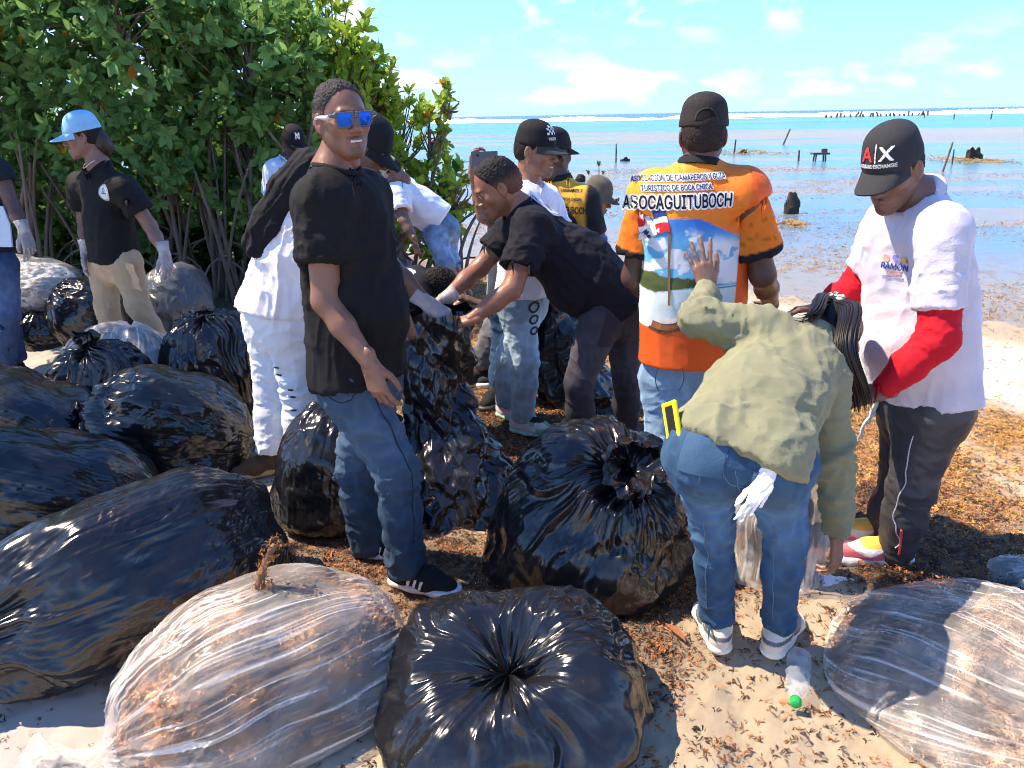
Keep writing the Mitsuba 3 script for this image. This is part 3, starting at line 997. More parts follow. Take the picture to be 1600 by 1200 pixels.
        if near:
            # neck rib or collar, sleeve hems
            a = np.linspace(0, 2 * np.pi, 30)[:-1]
            cc_ = shirt.get('trim', cfn if not callable(cfn) else (.1, .1, .1))
            if shirt.get('collar'):
                cN = N + nd * .012
                l1 = nrm(np.cross(nd, F)); f1 = nrm(np.cross(l1, nd))
                rows = []
                cu = shirt.get('collar_up', 0.0)
                for (hh, rr) in ((-.024, .063), (-.002, .062), (.010, .064), (.003, .074), (-.020, .086)):
                    rows.append(cN + nd * (hh + cu) + np.outer(np.cos(a), l1) * rr + np.outer(np.sin(a), f1) * rr * 1.02 + np.outer(np.clip(np.sin(a), 0, 1) ** 6, -nd) * .045)
                rows = np.stack(rows); rows = np.concatenate([rows, rows[:, :1]], 1)
                inner = rows[::-1] - nd * .004
                add('collar', shape(grid_mesh(np.concatenate([rows, inner], 0)), 'cloth', cc_, .04), ks)
            else:
                cN = N - spine * .016 + F * .012
                l1 = nrm(np.cross(spine, F)); f1 = nrm(np.cross(l1, spine + F * .35))
                ring = cN + np.outer(np.cos(a), l1) * .074 + np.outer(np.sin(a), f1) * .074
                # follow the edge of the opening
                mv = np.array(m.vertices); ax0 = N - spine * .020 + F * shirt.get('neckf', .014)
                u1 = nrm(np.cross(nd, F)); u2 = np.cross(nd, u1); rel = mv - ax0
                hh = rel @ nd; rad_ = rel - np.outer(hh, nd); rl = np.linalg.norm(rad_, axis=1); aa = np.arctan2(rad_ @ u2, rad_ @ u1)
                sel = (rl > .060) & (rl < .088) & (hh > -.08) & (hh < .12)
                if sel.sum() > 60:
                    hs_, rs_ = [], []
                    for q_ in a:
                        d_ = np.abs((aa - q_ + np.pi) % (2 * np.pi) - np.pi)
                        s_ = sel & (d_ < .22)
                        hs_.append(hh[s_].max() if s_.any() else np.nan); rs_.append(.074)
                    hs_ = np.array(hs_); hs_ = np.where(np.isnan(hs_), np.nanmean(hs_), hs_)
                    for _ in range(4):
                        hs_ = .25 * np.roll(hs_, 1) + .5 * hs_ + .25 * np.roll(hs_, -1)
                    ring = ax0 + np.outer(hs_ - .002, nd) + (np.outer(np.cos(a), u1) + np.outer(np.sin(a), u2)) * .073
                add('neckband', shape(tube(ring, .0095, 8, closed=True), 'cloth', cc_, .04), ks)
    # ---- shoes
    if shoes:
        for q in 'lr':
            if 'a' + q not in J:
                continue
            pr = shoes[q] if q in shoes else shoes
            kk = (near, pr.get('L', .285))
            if kk not in SHOES:
                SHOES[kk] = shoe_parts(.005 if near else .008, pr.get('L', .285))
            d = np.asarray(pr.get('dir', pfwd), float)
            pitch = d[2]
            R = frame(d, (0, 0, 1))
            o = np.array(J['a' + q]); o = o - R[:, 2] * pr.get('drop', .085)
            o[2] = float(ground_z(o[0], o[1], False)) + .008   # soles on the sand
            up, so = SHOES[kk]
            uc = vcol(up, pr['color'], .08, 60)
            if 'pattern' in pr:
                uc = np.clip(pr['pattern'](np.array(up.vertices), uc), 0, 1)
            ku = add('shoe', ply(placed(up, R, o), 'leather' if pr.get('shiny') else 'cloth', smooth=True, color=uc), key, pr.get('label'))
            sc_ = vcol(so, pr.get('sole', (.7, .68, .62)), .05, 30)
            if 'sole_pattern' in pr:
                sc_ = np.clip(pr['sole_pattern'](np.array(so.vertices), sc_), 0, 1)
            add('sole', ply(placed(so, R, o), 'leather', smooth=True, color=sc_), ku)
            H['shoe' + q] = (R, o, ku)
            if near and pr.get('laces', True):
                ls = []
                for i in range(5):
                    yy, zz = .045 + .02 * i, .101 - .0105 * i
                    sw = .022 - .001 * i
                    xx = np.linspace(-1, 1, 7)
                    ls.append(tube(np.stack([xx * sw, yy + .006 * xx, zz - .012 * xx ** 2], -1), .0028, 5))
                add('lace', shape(placed(cat(ls), R, o), 'cloth', pr.get('lace', (.75, .75, .73)), .04), ku)
    return key, H


# ---------------------------------------------------------------- pieces people wear or carry
def sunglasses(H, temple=(.50, .52, .55)):
    hp, key = H['hp'], H['key']
    front, kf = [], None
    rim = Solid(.0026)
    for sx in (-1, 1):
        c = V(sx * .0335, .0985 - .0, .000)
        tilt = sx * .16
        R = frame((math.sin(tilt), math.cos(tilt), -.10))
        for a, b in (((-.027, .019), (.027, .019)), ((.027, .019), (.026, -.004)), ((.026, -.004), (.019, -.021)), ((.019, -.021), (-.014, -.022)), ((-.014, -.022), (-.025, -.008)), ((-.025, -.008), (-.027, .019))):
            rim.bone(c + R @ V(a[0], -.002 - 3 * a[0] ** 2, a[1]), c + R @ V(b[0], -.002 - 3 * b[0] ** 2, b[1]), .0040, .0040, .003)
    rim.bone((-.010, .103, .008), (.010, .103, .008), .0042, .0042, .004)
    for sx in (-1, 1):
        rim.bone((sx * .060, .094, .014), (sx * .0745, .086, .013), .0055, .0055, .004)
    kf = add('sunglasses', shape(hp(rim.mesh()), 'leather', (.09, .095, .11), .03), key, 'dark framed sunglasses with mirrored blue lenses')
    for sx in (-1, 1):
        c = V(sx * .0335, .0985, .000); tilt = sx * .16
        R = frame((math.sin(tilt), math.cos(tilt), -.10))
        a = np.linspace(0, 2 * np.pi, 33)[:-1]
        ex = .0262 * np.sign(np.cos(a)) * np.abs(np.cos(a)) ** .72 * (1 - .16 * (np.sin(a) < -.3) * np.abs(np.sin(a))); ez = -.001 + .0205 * np.sign(np.sin(a)) * np.abs(np.sin(a)) ** .66
        rows = [np.stack([ex * k, .0025 - 5.5 * (ex * k) ** 2 - 4 * (ez * k) ** 2, ez * k], -1) for k in np.linspace(.02, 1, 8)]
        P = np.stack(rows); P = np.concatenate([P, P[:, :1]], 1)
        m = grid_mesh(P); m.vertices = np.array(m.vertices) @ R.T + c
        add('lens', ply(hp(m), 'mirror_blue', smooth=True), kf)
        p = spline([(sx * .0745, .084, .013), (sx * .079, .03, .011), (sx * .082, -.012, .010), (sx * .082, -.035, -.006)], 12)
        add('temple', shape(hp(tube(p, [.0075] * 5 + [.0065, .0055, .005, .0045, .004, .0035, .003], 8)), 'leather', temple, .03), kf)


scene['mirror_blue'] = {'type': 'twosided', 'b': {'type': 'principled', 'base_color': rgb(.010, .085, .60), 'metallic': .9, 'roughness': .04}}


def long_cuffs(H, J, q, start, color, rad=.052, label=None, stop=1.0):
    """An under-sleeve from a fraction of the upper arm to the wrist."""
    s = Solid(.009)
    sh, el, wr = J['s' + q], J['e' + q], J['w' + q]
    a = sh + (el - sh) * start
    s.bone(a, el, rad + .006, rad, .03); s.bone(el, el * .5 + wr * .5, rad, rad - .004, .03); s.bone(el * .5 + wr * .5, wr, rad - .004, .036, .02, clip=((wr, nrm(wr - el)),))
    m = relax(s.mesh(), 2)
    d = nrm(wr - el); side = nrm(np.cross(d, V(.2, .3, 1)))
    m = folds(m, [(side, .026, .007, None, 1), (nrm(side + d * .4), .035, .008, el, .10)], 77)
    return add('sleeve', shape(m, 'cloth', color, .06), H['key'], label)


def roundel(H, O, Rv, Uv, r, target, parent, lines=(), col=(.74, .74, .74)):
    """A round white print with a ring and lettering, laid onto a shirt."""
    dm = disc(r, 40, 16)
    k = add('print', ply(wrap(dm, O, Rv, Uv, target, .0045), 'matte', smooth=True, color=np.tile(np.array(col), (len(dm.vertices), 1))), parent, 'round white printed emblem')
    ring = disc(r * .93, 60, 4, .001, r * .87)
    add('ring', ply(wrap(ring, O, Rv, Uv, target, .0062), 'matte', smooth=True, color=np.tile(np.array([.10, .16, .30]), (len(ring.vertices), 1))), k)
    mark = disc(r * .30, 20, 3, .001, r * .2); mark.apply_translation([0, r * .28, 0])
    add('emblem', ply(wrap(mark, O, Rv, Uv, target, .0062), 'matte', smooth=True, color=np.tile(np.array([.10, .16, .30]), (len(mark.vertices), 1))), k)
    for (s_, y_, h_, w_) in lines:
        t = text(s_, h_, True, .0008, w_, .02); t.apply_translation([0, y_, 0])
        ink(wrap(t, O, Rv, Uv, target, .0062), (.06, .08, .14), k)
    return k


def on_cap(H, s_, h, w, c, y=.0, x=0, dirn=(0, 1, .25), up=(0, -.3, 1), bold=True, lift=.002):
    """Lettering on the front of a cap (head space direction)."""
    hc, HR = H['hc'], H['HR']
    N = HR @ nrm(dirn); U_ = HR @ nrm(up); U_ = nrm(U_ - N * U_.dot(N)); R_ = np.cross(U_, N)
    t = text(s_, h, bold, .0012, w, .010); t.apply_translation([x, y, 0])
    ink(wrap(t, hc + HR @ V(0, 0, .075), R_, U_, H['cap'], lift), c, H['capkey'])


def seam(H, pts, color, r=.0022, n=48, name='seam', off=.001):
    """A stitched seam laid on the trousers along the way through the points."""
    from scipy.spatial import cKDTree
    tv_ = np.array(H['pants'].vertices); tn_ = vnormals(tv_, H['pants'].faces); kt = cKDTree(tv_)
    q_ = spline(pts, n); d_, i_ = kt.query(q_, k=6)
    w_ = 1 / (d_ + .004); w_ /= w_.sum(1, keepdims=True)
    p_ = (tv_[i_] * w_[..., None]).sum(1) + (tn_[i_] * w_[..., None]).sum(1) * off
    for _ in range(3):
        p_[1:-1] = .25 * p_[:-2] + .5 * p_[1:-1] + .25 * p_[2:]
    add(name, shape(tube(p_, r, 5), 'denim', color, .1), H['pkey'])


# ---- the man in front with sunglasses
J = dict(head=V(-0.515, 2.560, 1.647), neck=V(-0.566, 2.570, 1.492), sl=V(-0.484, 2.700, 1.402), sr=V(-0.583, 2.450, 1.416), er=V(-0.586, 2.400, 1.109), wr=V(-0.447, 2.330, 0.921), el=V(-0.465, 2.850, 1.076), wl=V(-0.393, 2.900, 0.864),
         pel=V(-0.530, 2.570, 0.830), hl=V(-0.511, 2.650, 0.728), hr=V(-0.548, 2.480, 0.788), kl=V(-0.596, 2.660, 0.395), kr=V(-0.398, 2.420, 0.498), al=V(-0.576, 2.680, 0.048), ar=V(-0.402, 2.460, 0.089))
sneaker = dict(color=(.014, .014, .015), sole=(.72, .70, .66), lace=(.02, .02, .02))
key, H = person('man in a black t-shirt, blue jeans and mirrored blue sunglasses, facing the camera', J, fwd=(.85, -.5, 0), hf=(.56, -.82, .03), hu=(-.05, 0, 1), skin=(.20, .098, .062),
    hands={'r': ((.25, -.12, -1), (.35, .9, .1), 'relaxed', False)}, shirt=dict(color=(.010, .010, .011), hem=V(-0.533, 2.550, 0.806), hemdir=(0.05, 0, -1), loose=.014, sleeve=.58, label='black crew-neck t-shirt', sflare=.004, flare=.016, wr=.026),
    pants=dict(color=(.030, .055, .088), fade=.65, loose=.016, cuff=.058, wr=.034), shoes=dict(l=dict(sneaker, dir=(.95, -.15, 0)), r=dict(sneaker, dir=(.95, -.35, 0))),
    head=dict(stubble=.55, hair=dict(thick=.0035, curl=.009, color=(.05, .045, .045), fade=.6), eyes=False, smile=True), belly=.012, build=.96, hs=.98)
sunglasses(H)
seam(H, [V(-0.389, 2.360, 0.827), V(-0.340, 2.340, 0.646), V(-0.328, 2.340, 0.483), V(-0.351, 2.380, 0.239)], (.016, .028, .045))
seam(H, [V(-0.594, 2.420, 0.801), V(-0.560, 2.400, 0.781), V(-0.519, 2.380, 0.796), V(-0.506, 2.370, 0.839)], (.016, .028, .045))
for q in 'lr':
    R, o, ku = H['shoe' + q]
    for i in range(3):
        sxx = 1
        P = np.stack([np.stack([sxx * np.array([.0475, .049, .0475]) + .001, np.array([.018, .024, .030]) + .026 * i + .006 * k, np.array([.030, .048, .066]) * 1.0], -1) for k in (0, 1, 2)])
        up = SHOES[(True, .285)][0]
        st = grid_mesh(P)
        tv = np.array(up.vertices); from_x = tv[:, 0] > 0.01
        from scipy.spatial import cKDTree
        kd = cKDTree(tv[from_x][:, 1:]); v = np.array(st.vertices)
        f_ = LinearNDInterpolator(tv[from_x][:, 1:], tv[from_x][:, 0], fill_value=.045)
        v[:, 0] = f_(v[:, 1:]) + .002
        for sg in (1, -1):
            w = v.copy(); w[:, 0] *= sg
            add('stripe', shape(placed(trimesh.Trimesh(w, st.faces, process=False), R, o), 'matte', (.78, .77, .74), .02), ku, 'white diagonal stripe')
ear = trimesh.creation.icosphere(2, .0035); ear.apply_translation([-.086, .004, -.030])
add('earring', ply(H['hp'](ear), 'metal', smooth=True), key)

# ---- the man in white behind him, leaning over the held bag
J = dict(head=V(-0.584, 3.340, 1.534), neck=V(-0.712, 3.380, 1.442), sl=V(-0.924, 3.520, 1.349), sr=V(-0.714, 3.280, 1.336), er=V(-0.509, 3.220, 1.077), wr=V(-0.350, 3.200, 0.909), el=V(-0.684, 3.500, 1.065), wl=V(-0.583, 3.500, 0.856),
         pel=V(-1.045, 3.420, 0.854), hl=V(-1.132, 3.500, 0.782), hr=V(-0.980, 3.360, 0.802), kl=V(-1.153, 3.500, 0.435), kr=V(-0.997, 3.420, 0.438), al=V(-1.172, 3.440, 0.135), ar=V(-1.017, 3.400, 0.095))
loafer = dict(color=(.10, .06, .035), sole=(.50, .33, .16), laces=False)
key, H = person('man in white shirt and white jeans leaning behind the man with sunglasses', J, fwd=(.75, .5, 0), hf=(.85, -.2, -.5), skin=(.13, .07, .045),
    hands={'r': ((.75, -.05, -.6), (.5, .3, -.8), 'grip', True), 'l': ((.8, 0, -.6), (.4, -.3, -.8), 'grip', True)},
    shirt=dict(color=(.80, .76, .77), hem=V(-1.077, 3.420, 0.848), hemdir=(-.12, -.05, -1), loose=.03, sleeve=.66, wr=.03, flare=.02, label='loose white shirt'),
    pants=dict(color=(.78, .78, .80), loose=.018, wr=.026, bsdf='cloth', cuff=.060, belt=(.03, .02, .02), label='white jeans with small ripped marks', var=.03), shoes=dict(l=dict(loafer, dir=(-.85, -.5, 0)), r=dict(loafer, dir=(.3, .9, 0))),
    head=dict(cap=dict(color=(.014, .015, .018), visor=.07, tilt=-.15, label='black cap'), hair=dict(color=(.02, .017, .015))))
s = Solid(.009)
pts = [V(-0.707, 3.240, 1.466), V(-0.825, 3.280, 1.466), V(-0.923, 3.300, 1.390), V(-1.015, 3.310, 1.265), V(-1.098, 3.330, 1.123)]
for a, b in zip(pts[:-1], pts[1:]):
    s.bone(a, b, .062, .066, .03, (-.35, -.75, .35), .45, .45)
s.cut(pts[-1], nrm(pts[-1] - pts[-2]))
m = folds(relax(s.mesh(), 2), [(nrm(pts[3] - pts[1]), .035, .02, None, 1), (nrm(pts[4] - pts[2]), .07, .02, None, 1)], 5)
k = thing('black_shirt', 'folded black shirt slung over the shoulder of the man in white', 'shirt')
scene[k] = shape(m, 'cloth', (.012, .012, .014), .05)
pm = H['pants']
pv_ = np.array(pm.vertices)
for c_, w_, h_ in ((V(-0.906, 3.200, 0.814), .062, .075),):   # the back pocket, stitched on
    o = np.stack(np.meshgrid(np.linspace(-w_, w_, 9), np.linspace(-h_, h_, 9)), -1)
    flat = grid_mesh(np.concatenate([o, np.zeros((9, 9, 1))], -1))
    flat.vertices[:, 1] -= .03 * (1 - np.abs(flat.vertices[:, 0]) / w_) * (flat.vertices[:, 1] < -.06)
    add('pocket', shape(wrap(flat, c_, V(.9, -.43, 0), V(.05, 0, 1), pm, .004), 'cloth', (.72, .72, .75), .03), H['pkey'])
for c_ in (V(-1.059, 3.300, 0.598), V(-1.008, 3.300, 0.491), V(-1.003, 3.300, 0.454), V(-1.007, 3.300, 0.388), V(-1.057, 3.300, 0.559), V(-0.888, 3.200, 0.677)):   # small rips in the jeans
    flat = disc(.012, 10, 3); flat.apply_scale([1.3, .42, 1])
    add('rip', shape(wrap(flat, c_, V(1, 0, 0), V(0, 0, 1), pm, .003), 'cloth', (.03, .03, .035), .02), H['pkey'])

# ---- the man bending to the left in the black polo
J = dict(head=V(-0.051, 3.460, 1.358), neck=V(0.065, 3.480, 1.252), sl=V(0.100, 3.340, 1.197), sr=V(0.050, 3.660, 1.179), el=V(0.008, 3.220, 0.959), wl=V(-0.173, 3.180, 0.839), er=V(-0.140, 3.620, 0.979), wr=V(-0.302, 3.460, 0.866),
         pel=V(0.457, 3.500, 0.811), waist=V(0.316, 3.500, 1.011), hl=V(0.403, 3.380, 0.776), hr=V(0.534, 3.600, 0.702), kl=V(0.307, 3.340, 0.503), kr=V(0.564, 3.620, 0.419), al=V(0.335, 3.500, 0.076), ar=V(0.603, 3.760, 0.014))
key, H = person('man in black polo and dark grey jeans bending to the left over the held bag', J, fwd=(-.8, -.2, -.5), pfwd=(-.95, -.25, 0), hf=(-.86, -.16, -.42), hu=(-.35, -.1, 1), skin=(.26, .115, .068),
    hands={'l': ((-.95, .1, -.25), (-.2, .3, -.9), 'grip', False), 'r': ((-.8, -.1, -.5), (-.3, -.4, -.8), 'grip', True)},
    shirt=dict(color=(.012, .012, .018), hem=V(0.505, 3.500, 0.798), hemdir=nrm(V(.65, 0, -.72)), loose=.014, sleeve=.66, collar=False, wr=.022, folds=[(V(.3, .1, 1), .055, .018, V(0.379, 3.400, 0.947), .22), (V(.5, .2, 1), .06, .018, V(0.293, 3.400, 1.006), .2)], label='black polo shirt'),
    pants=dict(color=(.040, .037, .045), loose=.008, wr=.014, cuff=.048, fade=.4, seat=.0), shoes=dict(color=(.05, .05, .05), dir=(-.9, -.3, 0)),
    head=dict(stubble=.5, hair=dict(thick=.004, curl=.008, color=(.026, .023, .023), fade=.6)), build=1.0, belly=.01, hs=1.02)
roundel(H, V(0.190, 3.480, 1.319), nrm(V(.72, -.25, -.62)), nrm(V(.45, .75, .2)), .082, H['shirt'], H['skey'], (('RECICLA', -.012, .012, .07), ('PLAYA LIMPIA', -.034, .010, .09)))
flat = grid_mesh(np.concatenate([np.stack(np.meshgrid(np.linspace(-.055, .055, 8), np.linspace(-.07, .07, 8)), -1), np.zeros((8, 8, 1))], -1))
add('pocket', shape(wrap(flat, V(0.451, 3.300, 0.738), nrm(V(.9, 0, -.25)), nrm(V(.25, .0, .95)), H['pants'], .004), 'denim', (.036, .034, .042), .05), H['pkey'])

# ---- the smiling man behind in the checkered cap
J = dict(head=V(0.141, 3.950, 1.486), neck=V(0.096, 3.980, 1.339), sl=V(0.186, 4.150, 1.233), sr=V(0.041, 3.800, 1.252), er=V(0.132, 3.800, 0.998), wr=V(0.330, 3.820, 0.862), el=V(0.301, 4.100, 0.977), wl=V(0.423, 4.100, 0.803),
         pel=V(0.069, 3.980, 0.760), hl=V(0.104, 4.060, 0.696), hr=V(0.028, 3.900, 0.735), kl=V(-0.019, 4.100, 0.381), kr=V(0.076, 3.880, 0.430), al=V(-0.031, 4.120, 0.101), ar=V(0.052, 3.920, 0.092))


def bright_upper(v, c):
    g = sstep(.00, .05, v[:, 1:2]) * 0 + (meshkit.noise(v * 26, 4)[:, None] > .62)
    h = (v[:, 2:3] > .085)
    c = c * (1 - g) + np.array([.10, .45, .28]) * g
    return c * (1 - h) + np.array([.02, .02, .022]) * h


runner = dict(color=(.62, .55, .56), sole=(.35, .62, .48), pattern=bright_upper)
key, H = person('smiling man in a checkered black cap, white shirt and pale patterned jeans', J, fwd=(.9, -.35, 0), hf=(.88, -.42, -.12), skin=(.27, .135, .085), hands={'r': ((.9, 0, -.3), (0, .6, -.8), 'grip', False)},
    shirt=dict(color=(.78, .77, .84), hem=V(0.069, 3.980, 0.781), loose=.018, sleeve=.6, wr=.02, collar=True, label='white polo shirt'), pants=dict(color=(.20, .27, .33), loose=.012, wr=.016, fade=.8),
    shoes=dict(l=dict(runner, dir=(.75, -.6, 0)), r=dict(runner, dir=(.9, -.4, 0))), head=dict(smile=True, stubble=.45, hair=dict(color=(.02, .018, .016), thick=.004), cap=dict(color=(.016, .016, .017), visor_color=(.05, .055, .05), tilt=-.05, label='black cap with a white checkered print')), build=.95)
on_cap(H, 'TRUCK', .013, .055, (.75, .75, .75), y=-.030, dirn=(.25, 1, .2))
hc, HR = H['hc'], H['HR']
Nn = HR @ nrm(V(.25, 1, .35)); Uu = HR @ nrm(V(0, -.3, 1)); Uu = nrm(Uu - Nn * Uu.dot(Nn)); Rr = np.cross(Uu, Nn)
sq = []
for i in range(-2, 3):
    for j in range(0, 4):
        if (i + j) % 2 == 0:
            b = trimesh.creation.box((.0115, .0115, .001)); b.apply_translation([i * .0115 + .002 * j, j * .0115 - .010, .001]); sq.append(b)
ink(wrap(cat(sq), hc + HR @ V(0, 0, .075), Rr, Uu, H['cap'], .002), (.75, .75, .75), H['capkey'], 'check')
for i in range(3):
    m = disc(.030 - .004 * i, 18, 3, .001, .020 - .004 * i)
    ink(wrap(m, [V(0.120, 3.700, 0.732), V(0.119, 3.700, 0.667), V(0.119, 3.700, 0.608)][i], V(1, 0, 0), V(0, 0, 1), H['pants'], .003), (.03, .035, .04), H['pkey'], 'patch')

# ---- hidden behind them: someone holding up a phone
J = dict(head=V(0.022, 4.720, 1.224), neck=V(0.031, 4.740, 1.109), sl=V(0.093, 4.600, 1.042), sr=V(-0.041, 4.850, 1.012), el=V(0.150, 4.700, 0.765), wl=V(0.129, 4.700, 0.566), er=V(-0.150, 4.720, 1.084), wr=V(-0.207, 4.660, 1.349),
         pel=V(0.010, 4.720, 0.564), hl=V(0.056, 4.650, 0.539), hr=V(-0.047, 4.780, 0.510), kl=V(-0.015, 4.620, 0.324), kr=V(-0.136, 4.720, 0.318), al=V(-0.040, 4.720, 0.082), ar=V(-0.194, 4.700, 0.139))
key, H = person('person raising a phone behind the bending man, only hand and grey legs showing', J, fwd=(-.7, -.6, 0), near=False, skin=(.24, .13, .09), hands={'r': ((.05, .1, 1), (.8, -.3, .1), 'pinch', False)},
    shirt=dict(color=(.3, .3, .32), sleeve=.6), pants=dict(color=(.16, .16, .17), var=.5), shoes=dict(color=(.03, .035, .033), sole=(.72, .74, .70), dir=(-.85, -.4, 0)), head=dict(hair={}), build=.95)
k = thing('phone', 'dark phone held up in a raised hand at the edge of the mangrove bush', 'phone')
b = trimesh.creation.box((.155, .009, .074)); b.apply_transform(trimesh.transformations.rotation_matrix(.25, [0, 0, 1])); b.apply_translation(V(-0.133, 4.600, 1.426))
scene[k + '__body'] = shape(b, 'leather', (.10, .11, .13), .02, False)
b2 = trimesh.creation.cylinder(.008, .004, sections=16); b2.apply_transform(trimesh.transformations.rotation_matrix(math.pi / 2, [1, 0, 0])); b2.apply_translation(V(-0.172, 4.585, 1.442))
scene[k + '__lens'] = shape(b2, 'leather', (.02, .02, .02), .02, False)

J = dict(head=V(0.096, 4.340, 1.188), neck=V(0.088, 4.360, 1.081), sl=V(0.150, 4.300, 1.018), sr=V(0.016, 4.450, 0.999), el=V(0.191, 4.300, 0.803), wl=V(0.263, 4.300, 0.618), er=V(0.067, 4.400, 0.786), wr=V(0.120, 4.400, 0.597),
         pel=V(0.031, 4.360, 0.616), hl=V(0.062, 4.300, 0.585), hr=V(-0.018, 4.400, 0.562), kl=V(0.003, 4.320, 0.312), kr=V(-0.058, 4.400, 0.289), al=V(-0.009, 4.420, 0.070), ar=V(-0.082, 4.380, 0.062))
person('person hidden behind the smiling man, only dark blue jeans and a black shoe showing', J, fwd=(.3, .9, 0), near=False, skin=(.13, .07, .045), shirt=dict(color=(.05, .06, .08), sleeve=.6), pants=dict(color=(.035, .075, .15), wr=.016),
       shoes=dict(color=(.02, .02, .02), sole=(.05, .05, .05), dir=(-.4, -.8, 0)), head=dict(hair={}), build=.9)

# ---- the man in the yellow club shirt, back turned


def club_yellow(v, H_):
    q = (v - H_['ch']); lat = np.abs(q @ nrm(V(.95, -.3, 0)))
    c = np.tile(np.array([.80, .45, .06]), (len(v), 1))
    d = sstep(.17, .19, lat)[:, None]
    return c * (1 - d) + np.array([.02, .02, .025]) * d


J = dict(head=V(0.273, 4.600, 1.443), neck=V(0.288, 4.600, 1.309), sl=V(0.158, 4.700, 1.186), sr=V(0.439, 4.500, 1.186), el=V(0.151, 4.700, 0.844), wl=V(0.204, 4.600, 0.647), er=V(0.499, 4.500, 0.871), wr=V(0.441, 4.450, 0.637),
         pel=V(0.313, 4.600, 0.585), hl=V(0.253, 4.650, 0.535), hr=V(0.371, 4.500, 0.568), kl=V(0.242, 4.600, 0.221), kr=V(0.373, 4.500, 0.249), al=V(0.250, 4.600, -0.042), ar=V(0.367, 4.500, -0.042))
key, H = person('man in a yellow lettered shirt and black cap, back turned, behind the smiling man', J, fwd=(.35, .93, 0), hf=(.75, .6, -.1), near=True, res=.012, skin=(.07, .04, .03), hands={'l': ((0, 0, -1), (.5, .5, 0), 'grip', False)},
    shirt=dict(color=club_yellow, hem=V(0.312, 4.600, 0.593), loose=.02, sleeve=.6, trim=(.02, .02, .02), collar=True, label='yellow shirt with black sides and dark lettering'), pants=dict(color=(.035, .07, .13)), shoes=dict(color=(.03, .03, .03), dir=(.3, .9, 0)),
    head=dict(cap=dict(color=(.02, .02, .022), label='black cap'), hair=dict(thick=.003), eyes=False))
for s_, px, h_, w_, c_ in (('CIACION DE CAMAREROS Y', V(0.304, 4.500, 1.242), .016, .25, (.03, .04, .06)), ('TURISTICO DE BOCA CHICA', V(0.304, 4.500, 1.196), .016, .25, (.03, .04, .06)), ('ASOCAGUITUBOCH', V(0.311, 4.500, 1.124), .036, .30, (.02, .02, .03))):
    ink(wrap(text(s_, h_, True, .001, w_, .02), px, nrm(V(.93, -.35, 0)), V(0, 0, 1), H['shirt'], .003), c_, H['skey'])
st = [V(0.157, 4.460, 1.258), V(0.261, 4.400, 1.185), V(0.348, 4.360, 1.111), V(0.392, 4.360, 0.969), V(0.398, 4.400, 0.780)]
add('strap', shape(tube(spline(st, 24), .014, 6), 'cloth', (.015, .015, .015), .03), key, 'black bag strap across the back')

# ---- the crouching man in the olive cap
J = dict(head=V(0.632, 5.600, 1.098), neck=V(0.561, 5.600, 0.974), sl=V(0.516, 5.750, 0.883), sr=V(0.573, 5.400, 0.902), el=V(0.633, 5.700, 0.568), wl=V(0.719, 5.600, 0.443), er=V(0.645, 5.400, 0.624), wr=V(0.761, 5.400, 0.485),
         pel=V(0.511, 5.650, 0.485), hl=V(0.516, 5.700, 0.426), hr=V(0.475, 5.500, 0.469), kl=V(0.675, 5.600, 0.300), kr=V(0.628, 5.400, 0.325), al=V(0.618, 5.700, 0.027), ar=V(0.573, 5.500, 0.059))
key, H = person('crouching man in an olive cap and yellow and blue shirt in front of the water', J, fwd=(.8, -.35, -.2), hf=(.85, -.35, -.38), near=True, res=.014, skin=(.16, .09, .06),
    shirt=dict(color=lambda v, H_: np.where((meshkit.noise(v * 5.5, 3) > .5)[:, None], np.array([[.75, .58, .03]]), np.array([[.05, .12, .35]])), sleeve=.6, wr=.02, label='yellow and blue shirt'), pants=dict(color=(.04, .05, .07)), shoes=dict(color=(.05, .05, .05)),
    head=dict(cap=dict(color=(.13, .115, .085), label='olive brown cap with glasses perched on its visor'), hair=dict(thick=.004), eyes=False))
gl = []
for sx in (-1, 1):
    gl.append(tube(V(sx * .032, .135, .03) + np.stack([np.cos(np.linspace(0, 6.2, 18)) * .026, np.linspace(0, 6.2, 18) * 0 + .0, np.sin(np.linspace(0, 6.2, 18)) * .017], -1), .004, 5))
add('glasses', shape(H['hp'](cat(gl)), 'leather', (.03, .03, .035), .02), key)


# ---- the man in the orange club shirt, back turned
OB = V(0.661, 2.780, 1.116)


